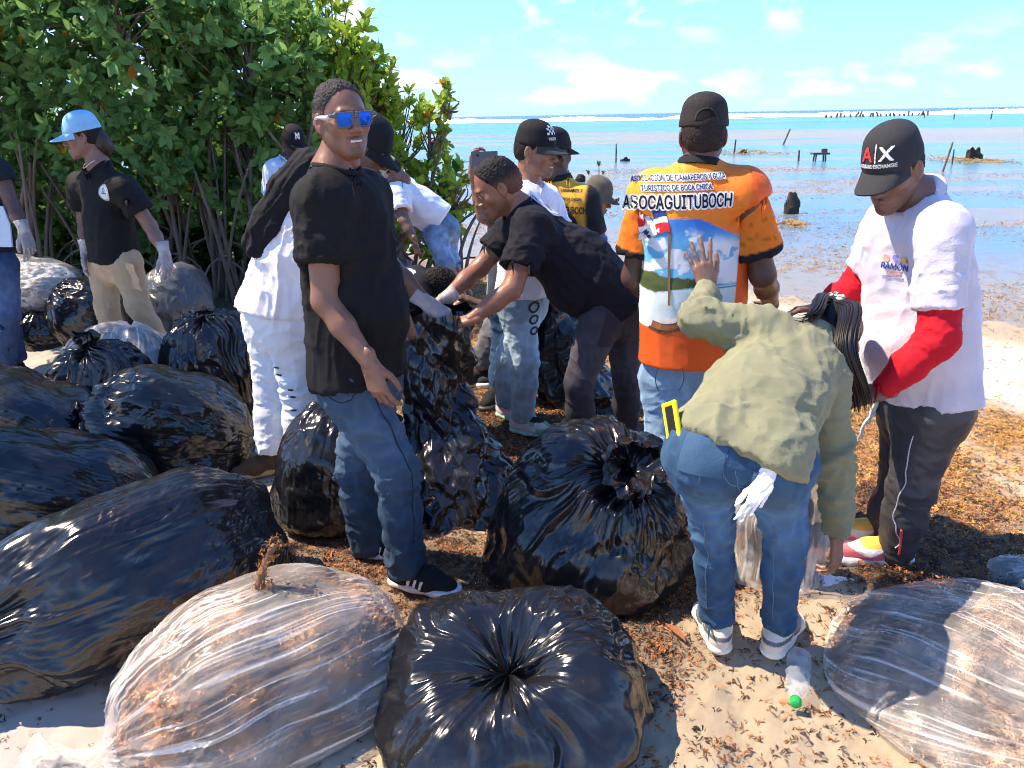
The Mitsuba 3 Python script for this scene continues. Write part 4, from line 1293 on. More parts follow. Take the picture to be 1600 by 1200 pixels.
def club_print(p, n, uv):
    u = (p.x - float(OB[0])); v = (p.z - float(OB[2]))
    w = .02 * (fbm(u * 9, v * 9, 1.0) - .5)
    orange, amber, white, blue, sky, sea, green, red = (.80, .20, .02), (.86, .33, .025), (.80, .82, .82), (.04, .18, .55), (.16, .48, .72), (.55, .74, .74), (.045, .07, .03), (.75, .09, .015)
    c = mix(amber, orange, smoothstep(-.12, .12, u - .4 * (v - .3) + w))
    body = smoothstep(-.006, .004, .175 - .1 * (.2 - v) * 0 + w * .5 - v - .35 * dr.maximum(u - .02, 0) * 1.2)
    pic = mix(blue, sky, smoothstep(.17, .06, v))
    cl = smoothstep(.52, .60, fbm(u * 17, v * 24 + 3, 4.0) + .20 * smoothstep(.03, -.03, dr.abs(v - .02) - .04) + .10 * smoothstep(-.1, .1, u) - .06)
    pic = mix(pic, white, cl * smoothstep(.17, .12, v + .2 * (u + .1)))
    land = smoothstep(.0, .012, .022 - dr.abs(v + .058) + .030 * (fbm(u * 42, v * 42, 2.0) - .45) + .02 * smoothstep(-.02, -.14, u))
    pic = mix(pic, sea, smoothstep(-.062, -.070, v))
    pic = mix(pic, (.72, .80, .80), smoothstep(.5, .62, fbm(u * 10, v * 16, 7.0)) * smoothstep(-.07, -.09, v) * .8)
    pic = mix(pic, mix(green, (.10, .12, .03), fbm(u * 60, v * 60, 3.0)), land * smoothstep(.20, .10, u * 1.0 + .07))
    pic = mix(pic, (.10, .24, .26), smoothstep(.004, .001, dr.abs(v + .072)) * smoothstep(.0, .02, u))
    c = mix(c, pic, body)
    side = smoothstep(-.004, .004, u - .176 - .05 * v + w * .4)
    c = mix(c, (.78, .13, .02), side)
    base = smoothstep(-.003, .003, -.212 + .022 * dr.sin(u * 17 + .8) + w * .4 - v)
    return mix(c, mix(red, (.80, .14, .02), fbm(u * 12, v * 3, 5.0)), base)


scene['club_print'] = {'type': 'twosided', 'b': {'type': 'bumpmap', 'tex': mikit.proc(micro, 1.5e-3), 'scale': 1.0,
                       'b': {'type': 'principled', 'base_color': mikit.proc(club_print), 'roughness': .55, 'specular': .3, 'sheen': .2}}}
J = dict(head=V(0.711, 2.950, 1.570), neck=V(0.699, 2.930, 1.459), sl=V(0.532, 2.970, 1.358), sr=V(0.862, 2.870, 1.370), el=V(0.488, 3.020, 1.043), wl=V(0.611, 3.220, 0.897), er=V(0.945, 2.860, 1.071), wr=V(1.066, 3.080, 0.899),
         pel=V(0.719, 2.950, 0.695), hl=V(0.629, 2.970, 0.636), hr=V(0.825, 2.930, 0.646), kl=V(0.633, 2.950, 0.363), kr=V(0.831, 2.920, 0.372), al=V(0.657, 2.980, 0.074), ar=V(0.851, 2.950, 0.073))


def dotted(v, H_):
    q = v * 46
    return np.tile(np.array([.78, .19, .02]), (len(v), 1)) * (1 - .32 * (meshkit.noise(q, 3) > .70)[:, None])


key, H = person('man in the orange printed club shirt and black cap, back to the camera', J, fwd=(-.10, .99, 0), hf=(.16, .98, .02), skin=(.085, .045, .034),
    hands={'r': ((.1, .9, -.4), (-.9, .1, .2), 'relaxed', False), 'l': ((.1, .9, -.4), (.9, .1, .2), 'relaxed', False)},
    shirt=dict(color=(.8, .2, .02), bsdf='club_print', hem=V(0.713, 2.930, 0.723), hemdir=(0, 0, -1), loose=.022, sleeve=.05, sflare=.0, trim=(.018, .018, .018), collar=True, collar_up=.016, wr=.010, neckr=.066, label='orange shirt printed with a flag, a beach and lettering'),
    pants=dict(color=(.16, .25, .36), fade=.7, loose=.016, wr=.018), shoes=dict(color=(.03, .03, .03), dir=(0, 1, 0)),
    head=dict(cap=dict(color=(.030, .026, .026), tilt=-.06, label='faded black cap', size=1.02), hair=dict(thick=.003, color=(.03, .022, .02)), eyes=False), build=1.08, belly=.015)
for q in 'lr':
    s = Solid(.009)
    sh, el = J['s' + q], J['e' + q]; d = nrm(el - sh); e = sh + d * (.23 if q == 'r' else .225)
    s.bone(sh + d * .02 + H['F'] * .015 + nrm(sh - H['ch']) * .012, e, .060, .088, .02, clip=((e, d),)); s.bone(e + d * .015, e + d * .06, .075, .075, .003, sub=True)
    m = folds(relax(s.mesh(), 2), [(V(1, 0, .3), .05, .014, e, .12), (d, .07, .014, None, 1)], 9)
    v = np.array(m.vertices)
    cc = dotted(v, H)
    edge = sstep(-.028, -.024, (v - e) @ d)[:, None]
    add('sleeve', ply(m, 'cloth', smooth=True, color=cc * (1 - edge) + .015 * edge), H['skey'], 'orange dotted sleeve with a black cuff')
def patch(x0, y0, x1, y1, shear=0.0, n=7):
    gx, gy = np.meshgrid(np.linspace(x0, x1, n), np.linspace(y0, y1, n))
    return grid_mesh(np.stack([gx + shear * gy, gy + .008 * np.sin(gx * 50), gx * 0], -1))


# the arched gap at the back of the cap, with its strap
Nn = H['HR'] @ nrm(V(0, -1, .05)); Uu = H['HR'] @ V(0, 0, 1); Uu = nrm(Uu - Nn * Uu.dot(Nn)); Rr = np.cross(Uu, Nn)
half = disc(.036, 24, 5); half.vertices[:, 1] = np.maximum(half.vertices[:, 1], 0) * 1.05
ink(wrap(half, H['hc'] + H['HR'] @ V(0, 0, .052), Rr, Uu, H['cap'], .0022), (.010, .008, .008), H['capkey'], 'gap')
rim_ = tube(np.stack([.037 * np.cos(np.linspace(0, np.pi, 20)), .039 * np.sin(np.linspace(0, np.pi, 20)), 0 * np.linspace(0, 1, 20)], -1), .0028, 6)
ink(wrap(rim_, H['hc'] + H['HR'] @ V(0, 0, .052), Rr, Uu, H['cap'], .003), (.04, .035, .035), H['capkey'], 'gap_edge', 'cloth')
ink(wrap(patch(-.045, -.012, .045, .002), H['hc'] + H['HR'] @ V(0, 0, .052), Rr, Uu, H['cap'], .004), (.035, .03, .03), H['capkey'], 'strap', 'cloth')
# lettering with white outlines, lines rising a little to the right
RB, UB = nrm(V(1, .06, .045)), V(0, 0, 1)
for s_, px, h_, w_, c_, ol in (('ASOCIACIÓN DE CAMAREROS Y GUIA', V(0.612, 2.800, 1.423), .0185, .310, (.03, .05, .16), .0032), ('TURISTICO DE BOCA CHICA.', V(0.605, 2.800, 1.390), .0185, .235, (.03, .05, .16), .0032), ('ASOCAGUITUBOCH', V(0.608, 2.800, 1.328), .045, .355, (.012, .012, .02), .0060)):
    t = text(s_, h_, True, .0008, w_, .007)
    outl = []
    for a in np.arange(8) * np.pi / 4:
        q = t.copy(); q.apply_translation([math.cos(a) * ol, math.sin(a) * ol, 0]); outl.append(q)
    ink(wrap(cat(outl), px, RB, UB, H['shirt'], .0040), (.82, .82, .80), H['skey'], 'lettering_outline')
    ink(wrap(t, px, RB, UB, H['shirt'], .0062), c_, H['skey'])


FO = V(0.522, 2.800, 1.271)
FR, FU = nrm(V(1, .05, .28)), nrm(V(-.2, 0, 1))
for (a, b, c, d), cc in (((-.052, -.044, .052, .044), (.80, .80, .80)), ((-.052, .010, -.010, .044), (.62, .03, .04)), ((.010, .010, .052, .044), (.03, .06, .22)), ((-.052, -.044, -.010, -.010), (.03, .06, .22)), ((.010, -.044, .052, -.010), (.62, .03, .04))):
    m = patch(a, b, c, d)
    ink(wrap(m, FO, FR, FU, H['shirt'], .0022 if cc[0] > .7 else .0034), cc, H['skey'], 'flag')
ink(wrap(patch(-.004, -.16, .004, .13), V(0.581, 2.800, 1.137), RB, nrm(V(-.03, 0, 1)), H['shirt'], .0045), (.20, .12, .07), H['skey'], 'mast')
for a, b, c, d, cc in ((-.07, -.014, .09, .012, (.30, .12, .05)), (-.04, .012, .07, .03, (.75, .74, .70)), (-.02, .03, .04, .048, (.55, .62, .64)), (-.075, -.026, .08, -.014, (.12, .05, .03))):
    ink(wrap(patch(a, b, c, d, .15), V(0.607, 2.800, 0.901), RB, UB, H['shirt'], .0042 if b > 0 else .003), cc, H['skey'], 'boat')
for x in (-1, 1):
    p = V(0.592, 2.760, 0.746) + V(.045 * x, 0, 0)
    add('drawstring', shape(tube(spline([p, p + V(.008 * x, -.012, -.04), p + V(-.006 * x, -.01, -.085)], 10), .0022, 5), 'cloth', (.05, .06, .09), .02), H['pkey'])

# ---- the woman in the olive shirt, bent over with a hand on his back
J = dict(head=V(1.086, 2.500, 0.935), neck=V(0.969, 2.380, 0.958), sl=V(0.789, 2.340, 1.004), sr=V(0.951, 2.240, 0.864), el=V(0.591, 2.360, 1.038), wl=V(0.665, 2.560, 1.088), er=V(0.995, 2.180, 0.619), wr=V(1.034, 2.180, 0.357),
         pel=V(0.618, 1.980, 0.778), waist=V(0.708, 2.080, 0.847), hl=V(0.530, 1.990, 0.729), hr=V(0.717, 1.940, 0.720), kl=V(0.589, 2.040, 0.474), kr=V(0.788, 1.980, 0.491), al=V(0.647, 2.090, 0.096), ar=V(0.824, 2.050, 0.087))


def grey_panels(v, c):
    g = (v[:, 1:2] > .035) & (np.abs(v[:, :1]) > .022) & (v[:, 2:3] < .085)
    b = (np.abs(v[:, 2:3] - .062) < .007) & (v[:, 1:2] < .05)
    net = .5 + .5 * ((np.floor(v[:, 1:2] * 180) + np.floor(v[:, 2:3] * 180)) % 2)
    c = c * (1 - g) + np.array([.22, .24, .27]) * net * g
    return c * (1 - b) + np.array([.12, .13, .15]) * b


cream = dict(color=(.70, .63, .50), sole=(.76, .72, .62), lace=(.7, .66, .58), L=.262, pattern=grey_panels, shiny=True)
key, H = person('woman in an olive long-sleeved shirt and tight jeans, bent over beside the tied black bag', J, fwd=(.35, .62, -.70), pfwd=(.15, .95, -.2), hf=(.55, .30, -.80), hu=(.45, .75, .35), skin=(.27, .14, .09), fem=True, build=.90,
    hands={'l': ((-.28, .12, 1), (.1, 1, 0), 'open', False), 'r': ((.05, -.1, -1), (-.6, .5, 0), 'relaxed', False)},
    shirt=dict(color=(.235, .235, .145), hem=V(0.614, 1.950, 0.768), hemdir=nrm(V(-.46, -.28, -.84)), loose=.012, sleeve=1.93, wr=.026, flare=.022, var=.04, over=((V(0.533, 1.955, 0.775), .104), (V(0.687, 1.905, 0.772), .110)), label='olive long-sleeved shirt', folds=[(V(.8, -.1, -.45), .05, .016, V(0.639, 1.900, 0.908), .25), (V(.9, -.1, -.3), .06, .012, V(0.758, 2.000, 0.905), .25)]),
    pants=dict(color=(.032, .075, .14), fade=.6, loose=.004, wr=.022, cuff=.044, seat=.017, thigh=.0, top=V(0.645, 2.020, 0.807), var=.12, ends=.96), shoes=dict(l=dict(cream, dir=(.05, .99, 0)), r=dict(cream, dir=(.55, .83, 0))),
    head=dict(eyes=False))
# long hair falling over the far side of the head, tied with a checkered scrunchie
hc, HR = H['hc'], H['HR']
s = Solid(.006)
s.ball((0, -.014, .036), (.084, .104, .092), .02); s.ball((0, -.05, -.005), (.078, .075, .085), .02)
s.ball((0, .078, -.055), (.085, .085, .085), .006, sub=True)
m = relax(s.mesh(), 1); v = np.array(m.vertices); n_ = vnormals(v, m.faces)
m.vertices = v + n_ * (.006 * (ridge(v * [60, 18, 18], 3) - .5))[:, None]
khair = add('hair', shape(H['hp'](m), 'hair_gloss', (.012, .010, .010), .2), key, 'long dark hair')
rr_ = np.random.default_rng(8)
locks = []
root = hc + HR @ V(0, -.085, .060)
main_ = spline([root, root + V(.030, -.055, .010), V(1.022, 2.260, 0.954), V(1.063, 2.250, 0.850), V(1.097, 2.270, 0.731)], 24)
left_ = spline([root, root + V(-.035, -.030, .022), V(0.910, 2.300, 1.047), V(0.850, 2.280, 1.061)], 20)
for path, n_l, w0, w1 in ((main_, 190, .034, .030), (left_, 60, .026, .016)):
    t_ = nrm(path[-1] - path[0]); o1 = nrm(np.cross(t_, V(0, 1, .2))); o2 = np.cross(t_, o1)
    for i in range(n_l):
        a = rr_.uniform(0, 6.28); k_ = rr_.uniform(0, 1) ** .5; ln = rr_.uniform(.62, 1.0)
        s_ = np.linspace(0, 1, len(path))
        off = np.outer(w0 + (w1 - w0) * s_, o1 * math.cos(a) + o2 * math.sin(a)) * k_ + np.outer(np.sin(s_ * rr_.uniform(2, 5) + a) * .004, o1)
        p = (path + off)[: max(6, int(len(path) * ln))]
        locks.append(tube(p, np.r_[np.full(len(p) - 5, .0034), [.003, .0024, .0018, .0012, .0006]], 5))
add('lock', shape(cat(locks), 'hair_gloss', (.012, .010, .010), .2), khair, 'loose dark strands')
a = np.linspace(0, 2 * np.pi, 49)[:-1]
ax3 = nrm(HR @ V(0, -1, .3)); l3 = nrm(np.cross(ax3, V(0, 0, 1))); u3 = np.cross(l3, ax3)
ring = hc + HR @ V(0, -.085, .075) + np.outer(np.cos(a) * (.034 + .004 * np.sin(a * 9)), l3) + np.outer(np.sin(a) * (.034 + .004 * np.cos(a * 9)), u3)
m = tube(ring, .0165 + .003 * np.sin(a * 12), 10, closed=True)
q = np.arange(len(m.vertices)); chk = ((q // 10 // 3) + (q % 10) // 2) % 2
add('scrunchie', ply(m, 'cloth', smooth=True, color=np.where(chk[:, None] > 0, np.array([[.75, .72, .66]]), np.array([[.05, .05, .06]]))), khair, 'checkered hair tie')
# phone in the pocket
k = thing('phone', 'phone in a bright yellow case stuck in the hip pocket of the bending woman', 'phone')
Rp = frame((-.93, -.36, .10), (-.12, .25, 1)); Rp = Rp @ np.array([[math.cos(.25), 0, math.sin(.25)], [0, 1, 0], [-math.sin(.25), 0, math.cos(.25)]])
o = V(0.436, 1.955, 0.846)
s = Solid(.0035); w, h = .030, .062
for a_, b_ in (((-w, -h), (w, -h)), ((w, -h), (w, h)), ((w, h), (-w, h)), ((-w, h), (-w, -h))):
    s.bone((a_[0] * .86, 0, a_[1] * .93), (b_[0] * .86, 0, b_[1] * .93), .0075, .0075, .003)
scene[k + '__case'] = shape(placed(s.mesh(), Rp, o), 'leather', (.85, .78, .02), .03)
b = trimesh.creation.box((.054, .008, .118)); scene[k + '__body'] = shape(placed(b, Rp, o), 'matte', (.02, .022, .025), .02, False)


def empty_glove(name, label, o, R, seed, sc=1.0, tone=(.82, .84, .84), parent=None):
    """A limp thin glove: a flattened hand with crumpled film."""
    m = hand_mesh(seed % 2 == 0, 'flat', .0042, 1.15)
    v = np.array(m.vertices) * [1.15, 1.05, .34] * sc
    r = np.random.default_rng(seed)
    v[:, 2] += .030 * sc * (meshkit.fbm(v * [18, 18, 0] / sc, 2, seed) - .5) + .005 * (ridge(v * 40 / sc, seed) - .5)
    v[:, 0] += .018 * sc * (meshkit.noise(v * [9, 14, 0] / sc, seed + 2) - .5)
    m.vertices = v
    m = placed(m, R, o)
    k = thing(name, label, 'glove')
    scene[k] = shape(m, 'glove_rubber', tone, .03)
    return k


empty_glove('glove', 'limp white glove hanging out of the back pocket of the olive-shirted woman', V(0.654, 1.800, 0.766), np.stack([nrm(V(.9, -.25, .35)), nrm(V(-.42, -.12, -1)), nrm(V(.3, -.9, .1))], 1), 4, .66)
# pockets
for c_, r_ in ((V(0.668, 1.800, 0.705), V(.98, -.2, -.1)), (V(0.445, 1.800, 0.819), V(.72, -.68, 0))):
    flat = grid_mesh(np.concatenate([np.stack(np.meshgrid(np.linspace(-.055, .055, 9), np.linspace(-.06, .06, 9)), -1), np.zeros((9, 9, 1))], -1))
    m = wrap(flat, c_, nrm(r_), nrm(V(.12, .1, 1)), H['pants'], .0035)
    add('pocket', shape(m, 'denim', (.052, .11, .19), .10), H['pkey'])

for pts_ in ([V(0.575, 1.800, 0.768), V(0.590, 1.800, 0.698), V(0.612, 1.840, 0.609)], [V(0.461, 1.850, 0.881), V(0.469, 1.820, 0.800), V(0.486, 1.830, 0.722)], [V(0.551, 1.800, 0.822), V(0.564, 1.790, 0.722), V(0.618, 1.770, 0.694), V(0.695, 1.770, 0.715), V(0.715, 1.800, 0.747)], [V(0.518, 1.920, 0.536), V(0.541, 1.970, 0.357), V(0.575, 2.020, 0.186)], [V(0.700, 1.880, 0.535), V(0.734, 1.930, 0.379), V(0.773, 1.980, 0.188)]):
    seam(H, pts_, (.12, .17, .22), .0016)

# ---- the man in the white polo with red sleeves
J = dict(head=V(1.232, 2.560, 1.464), neck=V(1.351, 2.600, 1.378), sl=V(1.346, 2.420, 1.286), sr=V(1.358, 2.780, 1.272), el=V(1.344, 2.340, 0.966), wl=V(1.197, 2.360, 0.782), er=V(1.275, 2.800, 1.024), wr=V(1.139, 2.760, 0.969),
         pel=V(1.472, 2.600, 0.684), hl=V(1.467, 2.530, 0.630), hr=V(1.498, 2.700, 0.563), kl=V(1.437, 2.510, 0.361), kr=V(1.498, 2.690, 0.269), al=V(1.441, 2.560, 0.032), ar=V(1.463, 2.720, 0.009))


def pink_upper(v, c):
    f = sstep(.07, .12, v[:, 1:2] + .6 * (v[:, 2:3] - .05)) * (np.abs(v[:, :1]) + v[:, 2:3] < .115)
    y, z = v[:, 1:2], v[:, 2:3]
    p = ((z > .030) & (z < .058 + .012 * np.sin(y * 42)) & (y > .05)) | ((np.abs(y + .015) < .016) & (z > .05) & (z < .10))
    o = (z > .075) & (y > .03) & (y < .13)
    c = c * (1 - p) + np.array([.80, .17, .20]) * p
    return c * (1 - o) + np.array([.85, .50, .10]) * o


def orange_heel(v, c):
    h = (v[:, 1:2] < -.02) & (v[:, 2:3] < .02)
    return c * (1 - h) + np.array([.72, .30, .04]) * h


hot = dict(color=(.74, .72, .72), sole=(.75, .74, .73), lace=(.85, .60, .05), pattern=pink_upper, sole_pattern=orange_heel, L=.30)
key, H = person('man in a white polo with red under-sleeves, dark track pants and a lettered cap', J, fwd=(-.86, -.5, 0), hf=(-.70, -.58, -.40), skin=(.17, .088, .06), hu=(-.1, 0, 1),
    hands={'l': ((-.8, .2, -.25), (.1, .5, -.8), 'relaxed', False), 'r': ((-.9, .0, -.1), (.2, -.2, -.9), 'relaxed', False)},
    shirt=dict(color=(.62, .59, .66), hem=V(1.482, 2.600, 0.681), hemdir=(.05, 0, -1), loose=.012, sleeve=.72, collar=True, wr=.020, sflare=.000, flare=.008, label='white polo shirt'),
    pants=dict(color=(.050, .050, .054), loose=.016, wr=.018, bsdf='leather_cloth', cuff=.050), shoes=dict(l=dict(hot, dir=(-.97, .1, 0)), r=dict(hot, dir=(-.97, -.05, 0))),
    head=dict(stubble=.25, hair=dict(thick=.003, color=(.03, .025, .02)), cap=dict(color=(.035, .036, .040), tilt=-.05, visor=.085, label='charcoal cap with raised red and white letters')), belly=.02, build=1.05, hs=1.02)
long_cuffs(H, J, 'l', .62, (.55, .012, .025), .058, 'red under-sleeve')
long_cuffs(H, J, 'r', .62, (.55, .012, .025), .058, 'red under-sleeve')
on_cap(H, 'A', .040, .040, (.62, .05, .05), y=-.022, x=-.030)
on_cap(H, 'X', .040, .040, (.80, .80, .80), y=-.022, x=.030)
b = trimesh.creation.box((.003, .056, .0012)); b.apply_translation([0, .0, .0006]); b = b.subdivide().subdivide()
Nn = H['HR'] @ nrm(V(0, 1, .25)); Uu = H['HR'] @ nrm(V(0, -.3, 1)); Uu = nrm(Uu - Nn * Uu.dot(Nn)); Rr = np.cross(Uu, Nn)
ink(wrap(b, H['hc'] + H['HR'] @ V(0, 0, .075), Rr, Uu, H['cap'], .002), (.8, .8, .8), H['capkey'])
on_cap(H, 'ARMANI EXCHANGE', .011, .115, (.78, .78, .78), y=-.043)
edge = cap_mesh(.0045, visor_len=.085)[1]
Rl = nrm(V(.6, .2, 0)); cO = V(1.185, 2.400, 1.149)
Rl = nrm(V(.84, -.54, 0)); Ul = V(0, 0, 1)
for s_, y_, h_, w_, c_ in (('RAMÓN', 0, .020, .085, (.03, .05, .30)), ('2024', -.016, .009, .05, (.75, .25, .10)), ('BOCA CHICA', -.030, .008, .07, (.25, .25, .45))):
    t = text(s_, h_, True, .0008, w_, .012); t.apply_translation([0, y_, 0])
    ink(wrap(t, cO, Rl, Ul, H['shirt'], .003), c_, H['skey'])
for x, y, r, c_ in ((-.03, .034, .012, (.85, .35, .25)), (.0, .040, .010, (.35, .30, .75)), (.028, .034, .010, (.80, .55, .15))):
    d_ = disc(r, 12, 3); d_.apply_translation([x, y, 0])
    ink(wrap(d_, cO, Rl, Ul, H['shirt'], .003), c_, H['skey'], 'print')
pp = [V(1.270, 2.380, 0.573), V(1.282, 2.380, 0.429), V(1.279, 2.400, 0.320), V(1.338, 2.420, 0.192), V(1.357, 2.420, 0.126)]
flatp = np.array(pp)
from scipy.spatial import cKDTree
tv = np.array(H['pants'].vertices); tn = vnormals(tv, H['pants'].faces); tree_ = cKDTree(tv)
ps = spline([tv[tree_.query(q)[1]] + tn[tree_.query(q)[1]] * .003 for q in spline(pp, 16)], 40)
add('piping', shape(tube(ps, .0024, 5), 'leather', (.55, .56, .58), .02), H['pkey'], 'pale reflective piping')
ps2 = [tv[tree_.query(q)[1]] + tn[tree_.query(q)[1]] * .004 for q in (V(1.370, 2.420, 0.210), V(1.365, 2.420, 0.163), V(1.395, 2.440, 0.086))]
add('zip', shape(tube(spline(ps2, 10), .005, 5), 'leather', (.75, .12, .10), .02), H['pkey'], 'red ankle zip')
empty_glove('glove', 'pair of pale gloves dangling from the back pocket of the man with red sleeves', V(1.554, 2.560, 0.612), np.stack([nrm(V(.8, .5, .1)), nrm(V(-.10, .05, -1)), nrm(V(-.5, .8, 0))], 1), 6, 1.15, (.68, .78, .82))
empty_glove('glove', 'pale glove hanging at the front hip of the man with red sleeves', V(1.317, 2.620, 0.638), np.stack([nrm(V(.6, .8, 0)), nrm(V(-.25, .1, -1)), nrm(V(-.8, .6, 0))], 1), 7, .8, (.68, .78, .82))
empty_glove('glove', 'crumpled white glove lying on the sand beside the red-laced shoe', V(1.183, 2.398, 0.000) + V(0, 0, .028), np.stack([nrm(V(.35, .9, .05)), nrm(V(-.95, .3, .0)), V(0, 0, 1)], 1), 8, 1.0)


# ---- the woman in the pale blue cap
J = dict(head=V(-2.492, 4.780, 1.579), neck=V(-2.438, 4.800, 1.425), sl=V(-2.248, 4.680, 1.284), sr=V(-2.650, 4.950, 1.291), el=V(-2.141, 4.680, 1.074), wl=V(-2.054, 4.620, 0.914), er=V(-2.685, 4.980, 1.072), wr=V(-2.649, 4.860, 0.901),
         pel=V(-2.450, 4.820, 0.880), hl=V(-2.356, 4.750, 0.843), hr=V(-2.572, 4.900, 0.820), kl=V(-2.325, 4.740, 0.572), kr=V(-2.575, 4.840, 0.544), al=V(-2.246, 4.820, 0.237), ar=V(-2.556, 4.820, 0.217))
key, H = person('woman in a pale blue cap, black t-shirt and khaki cargo trousers before the mangroves', J, fwd=(-.75, -.6, 0), hf=(-.90, -.36, -.12), skin=(.20, .105, .075), fem=True, build=.93,
    hands={'l': ((.15, -.15, -1), (-.7, .5, 0), 'relaxed', True), 'r': ((.0, -.1, -1), (.6, -.3, 0), 'relaxed', True)},
    shirt=dict(color=(.013, .013, .014), hem=V(-2.455, 4.820, 0.853), loose=.020, sleeve=.62, wr=.018, label='black t-shirt with a round white emblem'), pants=dict(color=(.50, .36, .22), bsdf='cloth', loose=.014, wr=.016, cuff=.058, var=.04, label='khaki cargo trousers'),
    shoes=dict(color=(.25, .25, .25), dir=(-.7, -.6, 0)), head=dict(smile=True, hair=dict(color=(.02, .016, .015), thick=.006), cap=dict(color=(.28, .55, .78), visor=.085, tilt=-.08, label='pale blue cap'), squash=(.95, .97, .97)))
roundel(H, V(-2.398, 4.600, 1.272), nrm(V(.62, -.78, 0)), V(0, 0, 1), .047, H['shirt'], H['skey'], (('RECICLA', -.010, .008, .05),))
s = Solid(.008)
hp = H['hp']
s.ball((0, -.085, -.03), (.06, .05, .07), .03); s.ball((0, -.10, -.075), (.045, .04, .05), .03)
add('ponytail', shape(hp(folds(s.mesh(), [(V(0, 0, 1), .02, .012, None, 1)], 3)), 'hair_gloss', (.03, .02, .018), .2), key)
a = np.linspace(0, 2 * np.pi, 20)[:-1]
add('earring', ply(hp(tube(np.stack([np.full(19, .080), .0 + .014 * np.cos(a), -.045 + .016 * np.sin(a)], -1), .0016, 5, closed=True)), 'metal', smooth=True), key)
a = np.linspace(-1.2, 1.2, 24)
add('necklace', shape(tube(J['neck'] + H['F'] * .0 + np.stack([.075 * np.sin(a), 0 * a, 0 * a], -1) @ frame(H['F']).T + np.outer(np.cos(a) * .085, H['F']) - np.outer(np.cos(a) ** 2 * .05 - .03, [0, 0, 1]), .0022, 5), 'leather', (.75, .70, .6), .02), key)
flat = grid_mesh(np.concatenate([np.stack(np.meshgrid(np.linspace(-.06, .06, 8), np.linspace(-.075, .075, 8)), -1), np.zeros((8, 8, 1))], -1))
pk = add('pocket', shape(wrap(flat, V(-2.269, 4.600, 0.772), nrm(V(.7, -.7, 0)), nrm(V(-.05, 0, 1)), H['pants'], .006), 'cloth', (.47, .34, .21), .04), H['pkey'], 'cargo pocket')
flat.apply_scale([1.06, .3, 1])
add('flap', shape(wrap(flat, V(-2.261, 4.600, 0.838), nrm(V(.7, -.7, 0)), nrm(V(-.05, 0, 1)), H['pants'], .011), 'cloth', (.50, .36, .22), .04), pk)

# ---- cut off by the left edge: a man walking in
J = dict(head=V(-3.324, 5.000, 1.678), neck=V(-3.328, 5.000, 1.537), sl=V(-3.136, 4.950, 1.384), sr=V(-3.607, 5.100, 1.383), el=V(-3.079, 4.920, 1.178), wl=V(-2.993, 4.840, 1.030), er=V(-3.723, 5.100, 1.097), wr=V(-3.693, 5.000, 0.865),
         pel=V(-3.345, 5.000, 0.838), hl=V(-3.236, 4.920, 0.809), hr=V(-3.476, 5.080, 0.784), kl=V(-3.255, 4.900, 0.501), kr=V(-3.360, 5.020, 0.473), al=V(-3.363, 4.920, 0.158), ar=V(-3.388, 5.080, 0.135))
key, H = person('man cut off by the left edge in dark vest and jeans, one gloved arm showing', J, fwd=(-.55, -.8, 0), near=True, res=.012, skin=(.12, .065, .05), hands={'l': ((.2, -.1, -1), (-.7, .5, 0), 'relaxed', True)},
    shirt=dict(color=(.02, .022, .03), sleeve=.30, hem=V(-3.324, 5.000, 0.891), loose=.018), pants=dict(color=(.030, .055, .12), fade=.9, wr=.02), shoes=dict(color=(.02, .02, .02), dir=(.7, -.6, 0)), head=dict(hair={}, eyes=False))
flatw = grid_mesh(np.stack([np.stack([a_ + (b_ - a_) * t_ for t_ in np.linspace(0, 1, 6)]) for a_, b_ in zip([V(-3.135, 4.860, 1.185), V(-3.160, 4.860, 1.077), V(-3.187, 4.850, 0.937)], [V(-3.104, 4.860, 1.184), V(-3.085, 4.860, 1.076), V(-3.096, 4.850, 0.935)])]))
add('undershirt', shape(cat([flatw, trimesh.Trimesh(np.array(flatw.vertices) + [0, .012, 0], flatw.faces[:, ::-1], process=False)]), 'cloth', (.55, .68, .80), .03), key, 'pale blue shirt tail')

# ---- the man with the lettered black cap behind the left shoulder
J = dict(head=V(-1.686, 6.400, 1.473), neck=V(-1.740, 6.420, 1.361), sl=V(-1.638, 6.500, 1.255), sr=V(-1.852, 6.350, 1.279), el=V(-1.578, 6.400, 1.000), wl=V(-1.517, 6.300, 0.859), er=V(-1.888, 6.300, 1.027), wr=V(-1.813, 6.250, 0.846),
         pel=V(-1.809, 6.450, 0.814), hl=V(-1.773, 6.500, 0.775), hr=V(-1.851, 6.400, 0.790), kl=V(-1.755, 6.400, 0.509), kr=V(-1.878, 6.350, 0.521), al=V(-1.802, 6.450, 0.201), ar=V(-1.929, 6.400, 0.203))
key, H = person('man in a black lettered cap and pale blue shirt half hidden behind the white shirt', J, fwd=(.5, -.8, -.1), hf=(.55, -.75, -.42), near=True, res=.014, skin=(.06, .035, .028), shirt=dict(color=(.58, .68, .82), sleeve=.7, wr=.018), pants=dict(color=(.05, .06, .09)), shoes=dict(color=(.03, .03, .03)),
    head=dict(cap=dict(color=(.014, .014, .016), label='black cap with white letters'), hair=dict(thick=.004), eyes=False))
on_cap(H, 'N', .040, .034, (.8, .8, .8), y=-.02, dirn=(.1, 1, .3))
on_cap(H, 'Y', .040, .034, (.8, .8, .8), y=-.012, dirn=(.1, 1, .3), lift=.003)

